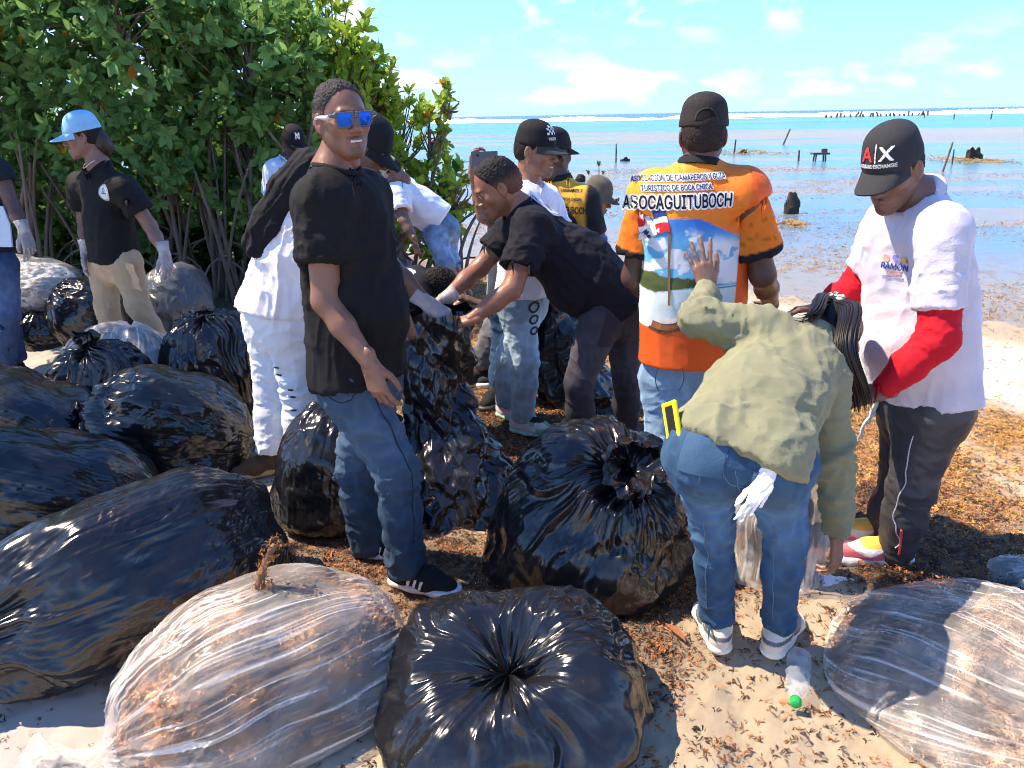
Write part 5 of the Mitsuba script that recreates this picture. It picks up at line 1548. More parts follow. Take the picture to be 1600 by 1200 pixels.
# ---- bending by the bush in denim shorts
J = dict(head=V(-0.935, 6.300, 1.246), neck=V(-0.904, 6.400, 1.154), sl=V(-0.883, 6.250, 1.092), sr=V(-0.856, 6.650, 1.107), el=V(-0.814, 6.120, 0.889), wl=V(-0.735, 6.050, 0.739), er=V(-0.835, 6.600, 0.834), wr=V(-0.805, 6.500, 0.688),
         pel=V(-0.570, 6.500, 0.805), waist=V(-0.708, 6.480, 0.950), hl=V(-0.604, 6.380, 0.759), hr=V(-0.549, 6.600, 0.738), kl=V(-0.524, 6.280, 0.524), kr=V(-0.493, 6.500, 0.494), al=V(-0.416, 6.550, 0.196), ar=V(-0.371, 6.750, 0.162))
key, H = person('person in a beige cap, white shirt and denim shorts bending low beside the mangrove bush', J, fwd=(-.6, -.3, -.7), pfwd=(-.9, -.3, 0), hf=(-.6, -.3, -.7), hu=(-.5, -.1, .8), near=True, res=.013, skin=(.16, .085, .06), hands={'l': ((.2, 0, -1), (.6, .4, 0), 'grip', False)},
    shirt=dict(color=(.74, .78, .84), hem=V(-0.557, 6.500, 0.841), hemdir=nrm(V(.75, 0, -.5)), sleeve=.65, wr=.022, loose=.02), pants=dict(color=(.11, .18, .27), fade=.8, ends=.52, cuff=.075, belt=(.05, .07, .12), wr=.02, var=.3), shoes=dict(color=(.2, .14, .1), dir=(-.6, -.6, 0)),
    head=dict(cap=dict(color=(.42, .34, .27), label='beige cap'), hair=dict(thick=.005), eyes=False))

# ---- the man crouching behind the held bag
J = dict(head=V(-0.376, 3.950, 0.789), neck=V(-0.445, 3.920, 0.817), sl=V(-0.489, 3.800, 0.785), sr=V(-0.502, 4.080, 0.825), el=V(-0.433, 3.850, 0.536), wl=V(-0.364, 3.850, 0.465), er=V(-0.377, 4.100, 0.607), wr=V(-0.233, 4.100, 0.718),
         pel=V(-0.795, 3.900, 0.598), hl=V(-0.775, 3.850, 0.525), hr=V(-0.801, 4.050, 0.521), kl=V(-0.665, 3.800, 0.347), kr=V(-0.679, 4.100, 0.282), al=V(-0.793, 3.950, 0.094), ar=V(-0.810, 4.150, 0.074))
key, H = person('man in a black shirt with a white back emblem crouching behind the held bag', J, fwd=(.5, -.1, -.85), pfwd=(.9, -.2, -.2), hf=(.7, .1, -.7), hu=(.7, 0, .7), near=True, res=.012, skin=(.11, .06, .045), hands={'r': ((.9, 0, -.3), (0, 0, -1), 'relaxed', False)},
    shirt=dict(color=(.013, .013, .015), sleeve=.6, hem=V(-0.742, 3.900, 0.631)), pants=dict(color=(.04, .05, .08)), shoes=dict(color=(.03, .03, .03)), head=dict(hair=dict(thick=.012, curl=.012, color=(.02, .017, .015)), eyes=False))
roundel(H, V(-0.517, 3.850, 0.899), nrm(V(.9, -.2, -.25)), nrm(V(.1, .55, .8)), .085, H['shirt'], H['skey'], (('RECICLA', -.02, .014, .07),))


# ---------------------------------------------------------------- bags
def film_bump(p, n, uv):
    return .0016 * noise(uv.x * 95, uv.y * 4, 1.0) + .0030 * fbm(p.x * 30, p.y * 30, p.z * 30, 2)


scene['black_film'] = {'type': 'twosided', 'b': {'type': 'bumpmap', 'tex': mikit.proc(film_bump, 2e-3), 'scale': 1.0, 'b': {'type': 'principled', 'base_color': VC, 'roughness': .19, 'specular': .7}}}


def film_opacity(p, n, uv):
    u = uv.x + .035 * noise(p.x * 5, p.y * 5, p.z * 5)
    s = noise(u * 210, uv.y * 5, 5.0) * .45 + noise(u * 80, uv.y * 4, 6.0) * .35 + noise(p.x * 7, p.y * 7, p.z * 7) * .28 - .06
    return dr.clip(.19 + .78 * smoothstep(.50, .85, s) + .35 * (fbm(p.x * 9, p.y * 9, p.z * 9, 2) - .5), .07, .85)


scene['clear_film'] = {'type': 'mask', 'opacity': mikit.proc(film_opacity), 'b': {'type': 'twosided', 'b': {'type': 'bumpmap', 'tex': mikit.proc(film_bump, 2e-3), 'scale': 1.0, 'b': {'type': 'principled', 'base_color': rgb(.76, .71, .64), 'roughness': .20, 'specular': .8}}}}


def tri(x):
    return 2 * np.abs(x - np.floor(x + .5))


def crumple(X, rng_, lams, amp):
    """Creases with flat facets between them: folded waves in random directions (X: points in metres)."""
    d = np.zeros(len(X))
    for lam in lams:
        for _ in range(3):
            k = nrm(rng_.normal(0, 1, X.shape[1])) / lam
            d += amp * lam * (tri(X @ k + rng_.uniform() + .35 * meshkit.noise(np.c_[X / (lam * 1.7), np.zeros((len(X), 3 - X.shape[1]))] if X.shape[1] < 3 else X / (lam * 1.7), int(rng_.integers(1000)))) - .5)
    return d


def bag_mesh(center, radii, tie, seed, spin=0.0, pleat=.05, reach=.75, dip=0.0, creases=.07, nu=200, nv=140, power=2.4, lump=.10, ground=0.0, streak=.004, shrink=0.0, pw=(1.0, .75, .42)):
    """A filled sack: gathered at the pole that the tie direction points to, resting on the sand. Returns (mesh, uv, pole point, tie frame)."""
    r = np.random.default_rng(seed)
    th = np.linspace(.012, np.pi - .01, nv); ph = np.linspace(0, 2 * np.pi, nu)
    TH, PH = np.meshgrid(th, ph, indexing='ij')
    S = lambda a: np.sign(a) * np.abs(a) ** (2 / power)
    d = np.stack([np.sin(TH) * np.cos(PH), np.sin(TH) * np.sin(PH), np.cos(TH)], -1)
    q = d / (np.sum(np.abs(d) ** power, -1, keepdims=True) ** (1 / power))
    R0 = float(np.mean(radii))
    flat = np.stack([np.cos(PH), np.sin(PH), TH], -1).reshape(-1, 3)
    dd = d.reshape(-1, 3)
    scale = 1 + lump * 2 * (meshkit.fbm(dd * 1.5 + 7, 3, seed) - .5)
    # pleats run along the meridians and grow towards the gathered neck
    w = np.exp(-(TH.ravel() / reach) ** 1.6) * np.clip(TH.ravel() / .10, 0, 1)
    pl = np.zeros(len(dd))
    warp = flat + (meshkit.noise(dd * 2.3, seed + 13)[:, None] - .5) * np.array([.55, .55, 0])
    for f, a in zip((2.1, 4.6, 9.0), pw):
        pl += a * (ridge(warp * [f, f, 1.1] + seed, seed + int(f)) - .55) * (.35 + 1.3 * meshkit.noise(dd * 1.9, seed + 17 + int(f)))
    scale += pleat / R0 * pl * w * 1.0
    scale *= 1 - dip * np.exp(-(TH.ravel() / .42) ** 2)
    # long tension creases everywhere, plus crumpled facets
    scale += streak / R0 * (ridge(warp * [15, 15, 1.3], seed + 2) + .6 * ridge(warp * [31, 31, 2.0], seed + 4) - .9) * np.clip(3.0 * meshkit.noise(dd * 2.6, seed + 23) - .6, 0, 1.6)
    P = q.reshape(-1, 3) * np.asarray(radii)
    X = P / np.linalg.norm(P, axis=1, keepdims=True) * R0
    st = np.stack([X[:, 0], X[:, 1], X[:, 2] * .45], -1)
    scale += creases * crumple(st, r, (.34, .20, .11, .06), .30) / R0 * (.4 + 1.2 * meshkit.noise(dd * 2.1, seed + 9))
    P = P * (scale - shrink / R0)[:, None]
    z = nrm(tie); x = nrm(np.cross(V(0, 0, 1) if abs(z[2]) < .95 else V(0, 1, 0), z)); y = np.cross(z, x)
    cs, sn_ = math.cos(spin), math.sin(spin)
    Rm = np.stack([x * cs + y * sn_, y * cs - x * sn_, z], 1)
    W = P @ Rm.T + np.asarray(center)
    g = ground_z(W[:, 0], W[:, 1], False) + ground + .004
    hgt = W[:, 2] - g
    soft = .035
    W[:, 2] = g + soft * np.logaddexp(0, np.clip(hgt / soft, -40, 40)) * 1.0 - soft * .2 * np.exp(-np.abs(hgt) / soft)
    # what is pressed down bulges outward a little
    out = W[:, :2] - np.asarray(center)[:2]
    W[:, :2] += out / (np.linalg.norm(out, axis=1, keepdims=True) + 1e-6) * (.035 * np.exp(-((hgt - .04) / .09) ** 2))[:, None]
    m = grid_mesh(W.reshape(nv, nu, 3))
    m.faces = m.faces[:, ::-1]
    uv = np.stack([PH.ravel() / (2 * np.pi) * 2 * R0 * 3.1, TH.ravel() * R0], -1)
    pole = W.reshape(nv, nu, 3)[0].mean(0)
    return m, uv, pole, Rm


def knot(pole, Rm, seed, L=.11, flare=.06, neck=.022, droop=0.0):
    """The twisted neck and the crumpled tuft above the tie."""
    t = np.linspace(0, 1, 26)[:, None]; a = np.linspace(0, 2 * np.pi, 61)[None]
    prof = neck * (1 + .9 * np.exp(-((t - .0) / .10) ** 2)) + flare * sstep(.25, 1.0, t) - flare * .35 * sstep(.8, 1.0, t)
    f = np.stack([np.cos(a) + 0 * t, np.sin(a) + 0 * t, t * 2.2 + 0 * a], -1)
    rr = prof * (1 + .85 * (ridge(f.reshape(-1, 3) * [3.4, 3.4, 1.0], seed).reshape(f.shape[:2]) - .5) * sstep(.05, .5, t) + .30 * (ridge(f.reshape(-1, 3) * [8, 8, 2], seed + 3).reshape(f.shape[:2]) - .5))
    tw = a + 1.2 * t
    x = rr * np.cos(tw) + .02 * np.sin(t * 4 + seed) * t; y = rr * np.sin(tw) * .7
    z = (t - .10) * L + .018 * (meshkit.noise(f.reshape(-1, 3) * 2.2, seed + 5).reshape(f.shape[:2]) - .5) * t * 2
    P = np.stack([x, y, z + 0 * a], -1)
    W = P.reshape(-1, 3) @ Rm.T + pole
    W[:, 2] -= droop * (np.repeat(t.ravel(), 61) ** 2)
    m = grid_mesh(W.reshape(26, 61, 3))
    return m, np.stack([np.repeat(t.ravel(), 61) * 0 + np.tile(a.ravel() * .05, 26), np.repeat(t.ravel(), 61) * L], -1)


def dust(m, seed, amount=.22):
    """Sand and scraps stuck to the lower parts of a black bag, as colour of the film's surface."""
    v = np.array(m.vertices)
    n = meshkit.fbm(v * 26, 3, seed)
    h = v[:, 2] - v[:, 2].min()
    s = np.clip((n - .56) * 6, 0, 1) * (.25 + .75 * np.exp(-h / .10)) * amount
    return np.clip(np.array([.010, .010, .011]) * (1 - s[:, None]) + np.array([.20, .16, .11]) * s[:, None] * .6, 0, 1)


def flecks(m, n, seed, size=(.003, .008), col=(.16, .09, .05), up=.2):
    """Scraps of seaweed stuck on a bag."""
    r = np.random.default_rng(seed)
    v, nn = np.array(m.vertices), vnormals(np.array(m.vertices), np.array(m.faces))
    i = r.choice(np.where(nn[:, 2] > up)[0], n)
    q = sprigs(v[i] + nn[i] * .002, r.uniform(*size, n) , seed, .15)
    return shape(q, 'matte', col, .4, False)


def black_bag(label, center, radii, tie, seed, tuft=None, group=None, scraps=0, **k):
    key = thing('trash_bag', label, 'trash bag', group)
    m, uv, pole, Rm = bag_mesh(center, radii, tie, seed, **k)
    add('sack', ply(m, 'black_film', smooth=True, uv=uv, color=dust(m, seed)), key)
    if tuft:
        km, kuv = knot(pole, Rm, seed + 50, **tuft)
        add('knot', ply(km, 'black_film', smooth=True, uv=kuv, color=np.tile([.010, .010, .011], (len(km.vertices), 1))), key, 'crumpled tied neck of the bag')
    if scraps:
        add('seaweed_scraps', flecks(m, scraps, seed), key, kind='stuff')
    return key, m, pole, Rm


def clear_bag(label, center, radii, tie, seed, tuft=None, fill=((.14, .065, .03), (.55, .27, .09), (.035, .027, .022)), film='clear_film', scraps=0, shrink=.022, pale=0.0, **k):
    key = thing('trash_bag', label, 'trash bag')
    m, uv, pole, Rm = bag_mesh(center, radii, tie, seed, **k)
    add('sack', ply(m, film, smooth=True, uv=uv, **({'color': np.tile([.2, .2, .21], (len(m.vertices), 1))} if False else {})), key)
    kk = dict(k); kk.update(nu=min(220, k.get('nu', 200)), nv=min(160, k.get('nv', 140)), creases=.02, pleat=.02, streak=.0)
    c, _, _, _ = bag_mesh(center, radii, tie, seed, shrink=shrink, **kk)
    v = np.array(c.vertices); n = vnormals(v, c.faces)
    c.vertices = v - n * (.016 * meshkit.fbm(v * 30, 3, seed + 3))[:, None]
    a, b = meshkit.fbm(v * 8.5, 4, seed + 1)[:, None], meshkit.fbm(v * 48, 3, seed + 2)[:, None]
    col = np.array(fill[0]) * np.ones((len(v), 1))
    w1 = np.clip((a - .50) * 7, 0, 1); col = col * (1 - w1) + np.array(fill[1]) * w1
    w2 = np.clip((.46 - a) * 7, 0, 1); col = col * (1 - w2) + np.array(fill[2]) * w2
    col = col * np.clip(3.2 * b - .6, .15, 2.2)
    add('seaweed', ply(c, 'matte', smooth=True, color=np.clip(col, 0, 1)), key, 'seaweed showing through the film')
    if fill[0][0] < .5 and film == 'clear_film':
        r_ = np.random.default_rng(seed)
        tri_ = np.array(c.faces); i_ = r_.integers(0, len(tri_), int(7000 * np.prod(radii) ** .667 / .05))
        q_ = np.array(c.vertices)[tri_[i_]].mean(1); cc_ = col[tri_[i_][:, 0]]
        sp = sprigs(q_ + r_.normal(0, .005, q_.shape), r_.uniform(.008, .024, len(q_)), seed, .8)
        add('seaweed_sprigs', ply(sp, 'matte', color=np.clip(np.tile(np.repeat(cc_ * r_.uniform(.5, 1.7, (len(q_), 1)), 5, 0).reshape(len(q_), 5, 3).reshape(-1, 3), (5, 1)), 0, 1)), key, 'seaweed pressed against the film', 'stuff')
    if tuft:
        km, kuv = knot(pole, Rm, seed + 50, **tuft)
        add('knot', ply(km, film, smooth=True, uv=kuv), key, 'gathered neck of the bag')
    if scraps:
        add('seaweed_scraps', flecks(m, scraps, seed), key, kind='stuff')
    return key, m, pole, Rm


# on the left, front to back
black_bag('largest glossy black bag, lying full at the lower left in front of the others', V(-1.260, 2.270, 0.226), (.31, .275, .47), V(-1.555, 2.000, 0.132) - V(-0.910, 2.600, 0.176), 3, pleat=.05, reach=.9, nu=300, nv=220, creases=.13, lump=.16, streak=.005, scraps=26, spin=.6, power=3.0, tuft=dict(L=.12, flare=.07, neck=.03, droop=.05))
black_bag('black bag at the left edge, second behind the large glossy one', V(-1.906, 2.860, 0.203), (.27, .26, .40), V(-.82, -.25, .35), 9, reach=1.1, pleat=.05, nu=220, nv=170, creases=.13, lump=.15, power=2.8, streak=.005, scraps=12)
black_bag('black bag farthest back in the row at the left edge', V(-2.342, 3.460, 0.277), (.25, .25, .38), V(-.8, .1, .3), 12, pleat=.05, creases=.14, lump=.15, power=2.8, scraps=8)
black_bag('round black bag with its gathered neck pointing left, by the white trousers', V(-1.659, 3.520, 0.239), (.30, .29, .35), V(-.88, -.25, .28), 15, pleat=.055, reach=1.0, nu=260, nv=180, creases=.14, lump=.13, scraps=20, tuft=dict(L=.16, flare=.07, neck=.03, droop=.06))
black_bag('small black bag with a knot standing up, before the pale grey bag', V(-2.192, 3.950, 0.290), (.25, .24, .25), V(-.05, -.25, .95), 18, pleat=.05, reach=1.0, creases=.10, tuft=dict(L=.12, flare=.035, neck=.022))
k, m, pole, Rm = black_bag('flat black bag with a long twisted tail, between the left row and the knotted bag', V(-2.269, 3.720, 0.226), (.16, .16, .20), V(-.75, -.1, .6), 21, pleat=.05, creases=.10, tuft=dict(L=.26, flare=.03, neck=.03, droop=.02), nu=140, nv=100)
black_bag('upright black bag with sharp pleats radiating from its tied top', V(-1.691, 4.220, 0.300), (.28, .27, .30), V(-.02, -.12, 1), 24, pleat=.07, reach=1.35, nu=260, nv=170, creases=.05, dip=.04, tuft=dict(L=.07, flare=.03, neck=.02))
black_bag('black bag behind the khaki trousers near the mangroves', V(-3.045, 5.520, 0.334), (.31, .27, .27), V(-.6, -.3, .6), 27, pleat=.05, creases=.10, nu=150, nv=110)
black_bag('low black bag under the white translucent one at the left', V(-3.389, 5.450, 0.291), (.28, .22, .14), V(.2, -.3, .9), 30, creases=.08, nu=140, nv=100)
clear_bag('milky translucent bag, puffed up on the low black bag at the left', V(-3.457, 5.620, 0.510), (.27, .22, .27), V(-.45, -.85, .15), 33, fill=((.55, .56, .55), (.62, .63, .62), (.45, .46, .44)), pleat=.075, reach=1.5, creases=.10, nu=200, nv=140, ground=.16, lump=.14, tuft=dict(L=.08, flare=.03, neck=.02))
scene['smoke_film'] = {'type': 'mask', 'opacity': .82, 'b': {'type': 'twosided', 'b': {'type': 'bumpmap', 'tex': mikit.proc(film_bump, 2e-3), 'scale': 1.0, 'b': {'type': 'principled', 'base_color': rgb(.11, .12, .13), 'roughness': .3, 'specular': .6}}}}
clear_bag('round smoky grey bag under the hanging gloved hand by the mangroves', V(-2.577, 5.900, 0.362), (.245, .235, .26), V(.3, -.2, -.9), 36, film='smoke_film', fill=((.03, .03, .03), (.05, .04, .035), (.02, .02, .02)), creases=.09, pleat=.05, reach=1.6, lump=.12, nu=170, nv=130)
clear_bag('pale grey translucent bag behind the knotted black one', V(-2.309, 4.420, 0.279), (.36, .26, .23), V(.1, .4, .9), 39, fill=((.30, .30, .29), (.38, .38, .37), (.20, .20, .19)), creases=.05, nu=160, nv=110)
# in the middle
black_bag('black bag behind the legs of the man with sunglasses', V(-0.749, 3.020, 0.218), (.27, .25, .29), V(.1, .2, .9), 42, pleat=.05, creases=.08, nu=200, nv=150, scraps=14)
black_bag('big tied black bag in the middle, its knot towards the woman in olive', V(0.296, 2.620, 0.172), (.40, .35, .325), V(.30, -.42, .86), 45, pleat=.075, reach=.95, nu=300, nv=220, spin=.4, scraps=24, dip=.03, creases=.10, tuft=dict(L=.15, flare=.105, neck=.03, droop=.04))
# nearest row
black_bag('black bag at the front with deep folds swirling into its sunken centre', V(-0.017, 1.835, 0.041), (.345, .305, .232), V(-.05, -.42, .90), 48, pleat=.105, reach=1.15, nu=340, nv=240, creases=.10, dip=.28, power=2.7, spin=.2, pw=(1.0, .55, .12), streak=.002, lump=.12, scraps=60)
k14, m14, p14, R14 = clear_bag('clear bag full of brown seaweed at the front, a stick poking out of its top', V(-0.718, 1.880, 0.079), (.275, .30, .40), V(-1.027, 1.660, 0.074) - V(-0.349, 2.130, 0.091), 51, pleat=.035, reach=1.3, nu=300, nv=220, creases=.05, streak=.007, scraps=60, shrink=.03, tuft=dict(L=.20, flare=.11, neck=.04, droop=.08))
clear_bag('clear bag with a gathered neck facing the camera at the lower right corner', V(1.369, 1.900, -0.087), (.40, .345, .375), V(.42, -.80, .30), 54, pleat=.05, reach=1.25, nu=300, nv=220, creases=.035, dip=.10, streak=.006, scraps=80, shrink=.026, fill=((.30, .19, .12), (.60, .42, .27), (.13, .11, .10)), tuft=dict(L=.07, flare=.03, neck=.022))
clear_bag('grey bag just showing past the clear one at the right edge', V(1.911, 2.400, -0.075), (.16, .16, .13), V(.2, -.2, .9), 57, fill=((.34, .33, .33), (.42, .41, .40), (.28, .27, .27)), creases=.05, nu=110, nv=80)


def open_bag(label, rings, seed, bsdf, col=None, crease=.26, contents=None, nu=150, per=60, thick=.003):
    """A bag held open: a tube of film through rings (centre, half widths x and y), open at the top, closed at the bottom."""
    key = thing('trash_bag', label, 'trash bag')
    C = spline([r[0] for r in rings], per)
    A = np.stack([np.interp(np.linspace(0, 1, per), np.linspace(0, 1, len(rings)), [r[i] for r in rings]) for i in (1, 2)], -1)
    A[-4:] *= np.array([.9, .7, .4, .02])[:, None]
    a = np.linspace(0, 2 * np.pi, nu)
    rg = np.random.default_rng(seed)
    f = np.stack(np.broadcast_arrays(np.cos(a)[None], np.sin(a)[None], np.linspace(0, 1, per)[:, None] * 3), -1).reshape(-1, 3)
    sc = 1 + .22 * (ridge(f * [1.7, 1.7, .9], seed) - .55) + .10 * (ridge(f * [4, 4, 1.3], seed + 1) - .5)
    P = np.stack([np.cos(a)[None] * A[:, :1], np.sin(a)[None] * A[:, 1:], 0 * a[None] + 0 * A[:, :1]], -1).reshape(-1, 3) * sc[:, None] + np.repeat(C, nu, 0)
    d = crease * crumple(P, rg, (.30, .17, .10, .055), .5)
    rad = P - np.repeat(C, nu, 0)
    P = P + rad / (np.linalg.norm(rad, axis=1, keepdims=True) + 1e-6) * d[:, None]
    P[:, 2] = np.maximum(P[:, 2], ground_z(P[:, 0], P[:, 1], False) + .006)
    P[:nu, 2] += .05 * (meshkit.noise(f[:nu] * 2.5, seed + 4) - .5)
    m = grid_mesh(P.reshape(per, nu, 3))
    uv = np.stack([np.tile(a * .16, per), np.repeat(np.linspace(0, 1, per), nu)], -1)
    add('sack', ply(m, bsdf, smooth=True, uv=uv, **({'color': dust(m, seed, .08)} if bsdf == 'black_film' else {})), key)
    if contents:
        b = Solid(.012)
        b.bone(C[-8], C[int(per * .55)], contents[0], contents[1], .04)
        cm = relax(b.mesh(), 1)
        cm.vertices = np.array(cm.vertices) + vnormals(np.array(cm.vertices), cm.faces) * (.02 * (meshkit.fbm(np.array(cm.vertices) * 25, 3, seed) - .5))[:, None]
        cm.vertices[:, 2] = np.maximum(cm.vertices[:, 2], ground_z(cm.vertices[:, 0], cm.vertices[:, 1], False) + .01)
        add('seaweed', shape(cm, 'matte', contents[2], .5, True, 40), key, 'seaweed at the bottom of the bag')
    return key


open_bag('black bag held open between the bending man and the man in white', [(V(-0.318, 3.300, 0.851), .150, .12), (V(-0.339, 3.320, 0.689), .165, .14), (V(-0.350, 3.300, 0.453), .15, .15), (V(-0.296, 3.240, 0.257), .20, .19), (V(-0.252, 3.160, 0.070), .29, .25), (V(-0.241, 3.120, -0.137), .31, .26)], 60, 'black_film', nu=220, per=120)
open_bag('black bag hanging from the hand of the man in the yellow shirt', [(V(0.277, 4.400, 0.632), .06, .06), (V(0.321, 4.380, 0.406), .13, .12), (V(0.399, 4.340, 0.139), .20, .16), (V(0.474, 4.300, -0.051), .24, .18), (V(0.490, 4.250, -0.196), .23, .18)], 63, 'black_film', nu=140, per=70)
open_bag('clear bag held open beside the bent woman, dark seaweed at its bottom', [(V(1.007, 2.460, 0.685), .055, .09), (V(0.985, 2.460, 0.543), .10, .12), (V(0.953, 2.460, 0.345), .155, .15), (V(0.947, 2.460, 0.164), .165, .16), (V(0.956, 2.460, 0.015), .15, .15)], 66, 'clear_film', contents=(.10, .11, (.055, .045, .04)), crease=.06, nu=160, per=80)
open_bag('limp black bag hanging from the hand of the person in denim shorts', [(V(-0.903, 6.000, 0.799), .12, .07), (V(-0.934, 6.000, 0.642), .13, .08), (V(-0.968, 6.000, 0.442), .14, .10), (V(-0.979, 6.000, 0.288), .13, .10)], 69, 'black_film', nu=110, per=50)

# the stick poking out of the clear bag
p = spline([V(-0.759, 1.880, 0.229), V(-0.742, 1.900, 0.345), V(-0.721, 1.910, 0.434), V(-0.680, 1.930, 0.515)], 26)
m = tube(p, .013 + .006 * np.sin(np.arange(26) * 1.9) * .4 + np.linspace(.004, -.004, 26), 12)
v = np.array(m.vertices); m.vertices = v + vnormals(v, m.faces) * (.006 * (meshkit.fbm(v * 70, 3, 3) - .5))[:, None]
k = thing('stick', 'weathered stick with seaweed on it, poking out of the clear bag', 'stick')
scene[k + '__wood'] = shape(m, 'matte', (.20, .115, .06), .4, True, 60)
r = np.random.default_rng(4)
q = p[r.integers(4, 26, 150)] + r.normal(0, .012, (150, 3))
scene[k + '__seaweed'] = shape(sprigs(q, r.uniform(.008, .02, 150), 5, .6), 'matte', (.34, .15, .05), .4, False)
labels[k + '__seaweed'] = {'label': 'reddish seaweed caught on the stick', 'kind': 'stuff'}


# ---------------------------------------------------------------- mangroves
scene['leaf'] = {'type': 'principledthin', 'base_color': VC, 'roughness': .32, 'diff_trans': .85, 'eta': 1.45, 'spec_tint': 0.0}
LEAF = np.array([[0, 0, 0], [-.17, .25, .05], [.17, .25, .05], [0, .27, 0], [-.23, .55, .055], [.23, .55, .055], [0, .56, -.01], [-.13, .85, .0], [.13, .85, .0], [0, .85, -.04], [0, 1.0, -.075]])
LEAF_F = np.array([[0, 3, 1], [0, 2, 3], [1, 3, 6], [1, 6, 4], [3, 2, 5], [3, 5, 6], [4, 6, 9], [4, 9, 7], [6, 5, 8], [6, 8, 9], [7, 9, 10], [9, 8, 10]])


def leaf_frames(pos, axis, r, size):
    """Rosettes of leaves round the shoot tips: (origins, frames, lengths)."""
    O, M, L = [], [], []
    n = len(pos)
    for k in range(8):
        yaw = k * 2.4 + r.uniform(-.4, .4, n) + np.arange(n)
        tilt = r.uniform(.15, 1.15, n)
        a = axis; h = np.where(np.abs(a[:, 2:]) < .9, [[0, 0, 1.0]], [[1.0, 0, 0]])
        x = np.cross(h, a); x /= np.linalg.norm(x, axis=1, keepdims=True); y = np.cross(a, x)
        side = x * np.cos(yaw)[:, None] + y * np.sin(yaw)[:, None]
        d = a * np.cos(tilt * 1.15)[:, None] + side * np.sin(tilt * 1.15)[:, None] + r.normal(0, .10, (n, 3))
        d /= np.linalg.norm(d, axis=1, keepdims=True)
        nn = a - d * np.sum(a * d, 1, keepdims=True) + r.normal(0, .18, (n, 3)); nn -= d * np.sum(nn * d, 1, keepdims=True); nn /= np.linalg.norm(nn, axis=1, keepdims=True)
        s = np.cross(d, nn)
        O.append(pos + a * (.012 * k - .05)[None] if False else pos - a * (.010 * (8 - k)))
        M.append(np.stack([s, d, nn], -1)); L.append(size * r.uniform(.65, 1.25, n))
    return np.concatenate(O), np.concatenate(M), np.concatenate(L)


def mangrove(label, blobs, stems, seed, dens, size=.115, tone=(.055, .115, .025), old=.03, singles=0, leafy=True, category='tree', name='mangrove_tree'):
    """blobs: (centre, radii) of the crown; stems: polylines with radii. The nearest leaves are parts of their own."""
    r = np.random.default_rng(seed)
    key = thing(name, label, category)
    tm = cat([tube(spline(p, 10), np.linspace(a, b, 10), 7) for p, a, b in stems])
    v = np.array(tm.vertices)
    add('trunk', shape(tm, 'bark', (.16, .13, .105), .25, True, 9), key)
    pos, ax, tw = [], [], []
    for c, rad in blobs:
        c, rad = np.asarray(c, float), np.asarray(rad, float)
        n = int(dens * (rad[0] * rad[1] * rad[2]) ** (2 / 3) * 100)
        d = r.normal(0, 1, (n, 3)); d /= np.linalg.norm(d, axis=1, keepdims=True)
        t = r.uniform(.30, 1.0, n) ** .55 * (1 + .22 * (meshkit.fbm(d * 2.6 + c, 3, seed) - .5) * 2)
        p = c + d * rad * t[:, None]
        gap = meshkit.fbm(p * 2.3, 3, seed + 5)
        k = (gap > .40) & (p[:, 2] > ground_z(p[:, 0], p[:, 1], False) + .12)
        p, d = p[k], d[k]
        a = d * .8 + [0, -.55, .45] + r.normal(0, .35, p.shape)
        pos.append(p); ax.append(a / np.linalg.norm(a, axis=1, keepdims=True))
        # twigs: every few clusters are joined to the blob's heart by a thin bent branch
        for q in p[:: max(1, len(p) // 26)]:
            m_ = (c + q) / 2 + r.normal(0, .06, 3) - [0, 0, .08]
            tw.append(tube(spline([c - [0, 0, rad[2] * .5], m_, q], 7), np.linspace(.011, .004, 7), 4))
    pos, ax = np.concatenate(pos), np.concatenate(ax)
    if tw:
        add('branches', shape(cat(tw), 'bark', (.17, .14, .11), .2), key)
    O, M, L = leaf_frames(pos, ax, r, size)
    cl = np.tile(meshkit.fbm(pos * 1.6, 3, seed + 3), 8)
    c = np.asarray(tone)[None] * (.70 + .75 * cl[:, None]) * r.uniform(.75, 1.25, (len(O), 1))
    c = c * np.array([1, 1, 1]) + (r.uniform(0, 1, (len(O), 1)) ** 6) * np.array([.05, .06, .0])
    o_ = r.uniform(0, 1, len(O)) < old
    c[o_] = np.stack([r.uniform(.35, .55, o_.sum()), r.uniform(.12, .35, o_.sum()), np.full(o_.sum(), .03)], -1)
    near = np.argsort(np.linalg.norm(O - CAM, axis=1) - .0 * L)
    vis = near[:max(singles * 6, 1)]
    pick = r.choice(vis, singles, replace=False) if singles else np.array([], int)
    rest = np.ones(len(O), bool); rest[pick] = False
    P = np.einsum('nij,kj->nki', M[rest], LEAF) * L[rest][:, None, None] + O[rest][:, None]
    F_ = (LEAF_F[None] + (np.arange(rest.sum()) * len(LEAF))[:, None, None]).reshape(-1, 3)
    add('crown', ply(trimesh.Trimesh(P.reshape(-1, 3), F_, process=False), 'leaf', smooth=True, color=np.clip(np.repeat(c[rest], len(LEAF), 0), 0, 1)), key, kind='stuff')
    for i in pick:
        m4 = np.eye(4); m4[:3, :3] = M[i] * L[i]; m4[:3, 3] = O[i]
        v_ = LEAF_SETS[int(r.integers(len(LEAF_SETS)))]
        add('leaf', {**v_, 'to_world': T(m4)}, key)
    return key


LEAF_SETS = [ply(trimesh.Trimesh(LEAF * [s, 1, 1], LEAF_F, process=False), 'leaf', smooth=True, color=np.tile(np.array(c), (len(LEAF), 1))) for s, c in ((1, (.05, .11, .025)), (.9, (.06, .13, .03)), (1.05, (.04, .085, .022)), (.95, (.09, .15, .03)))]


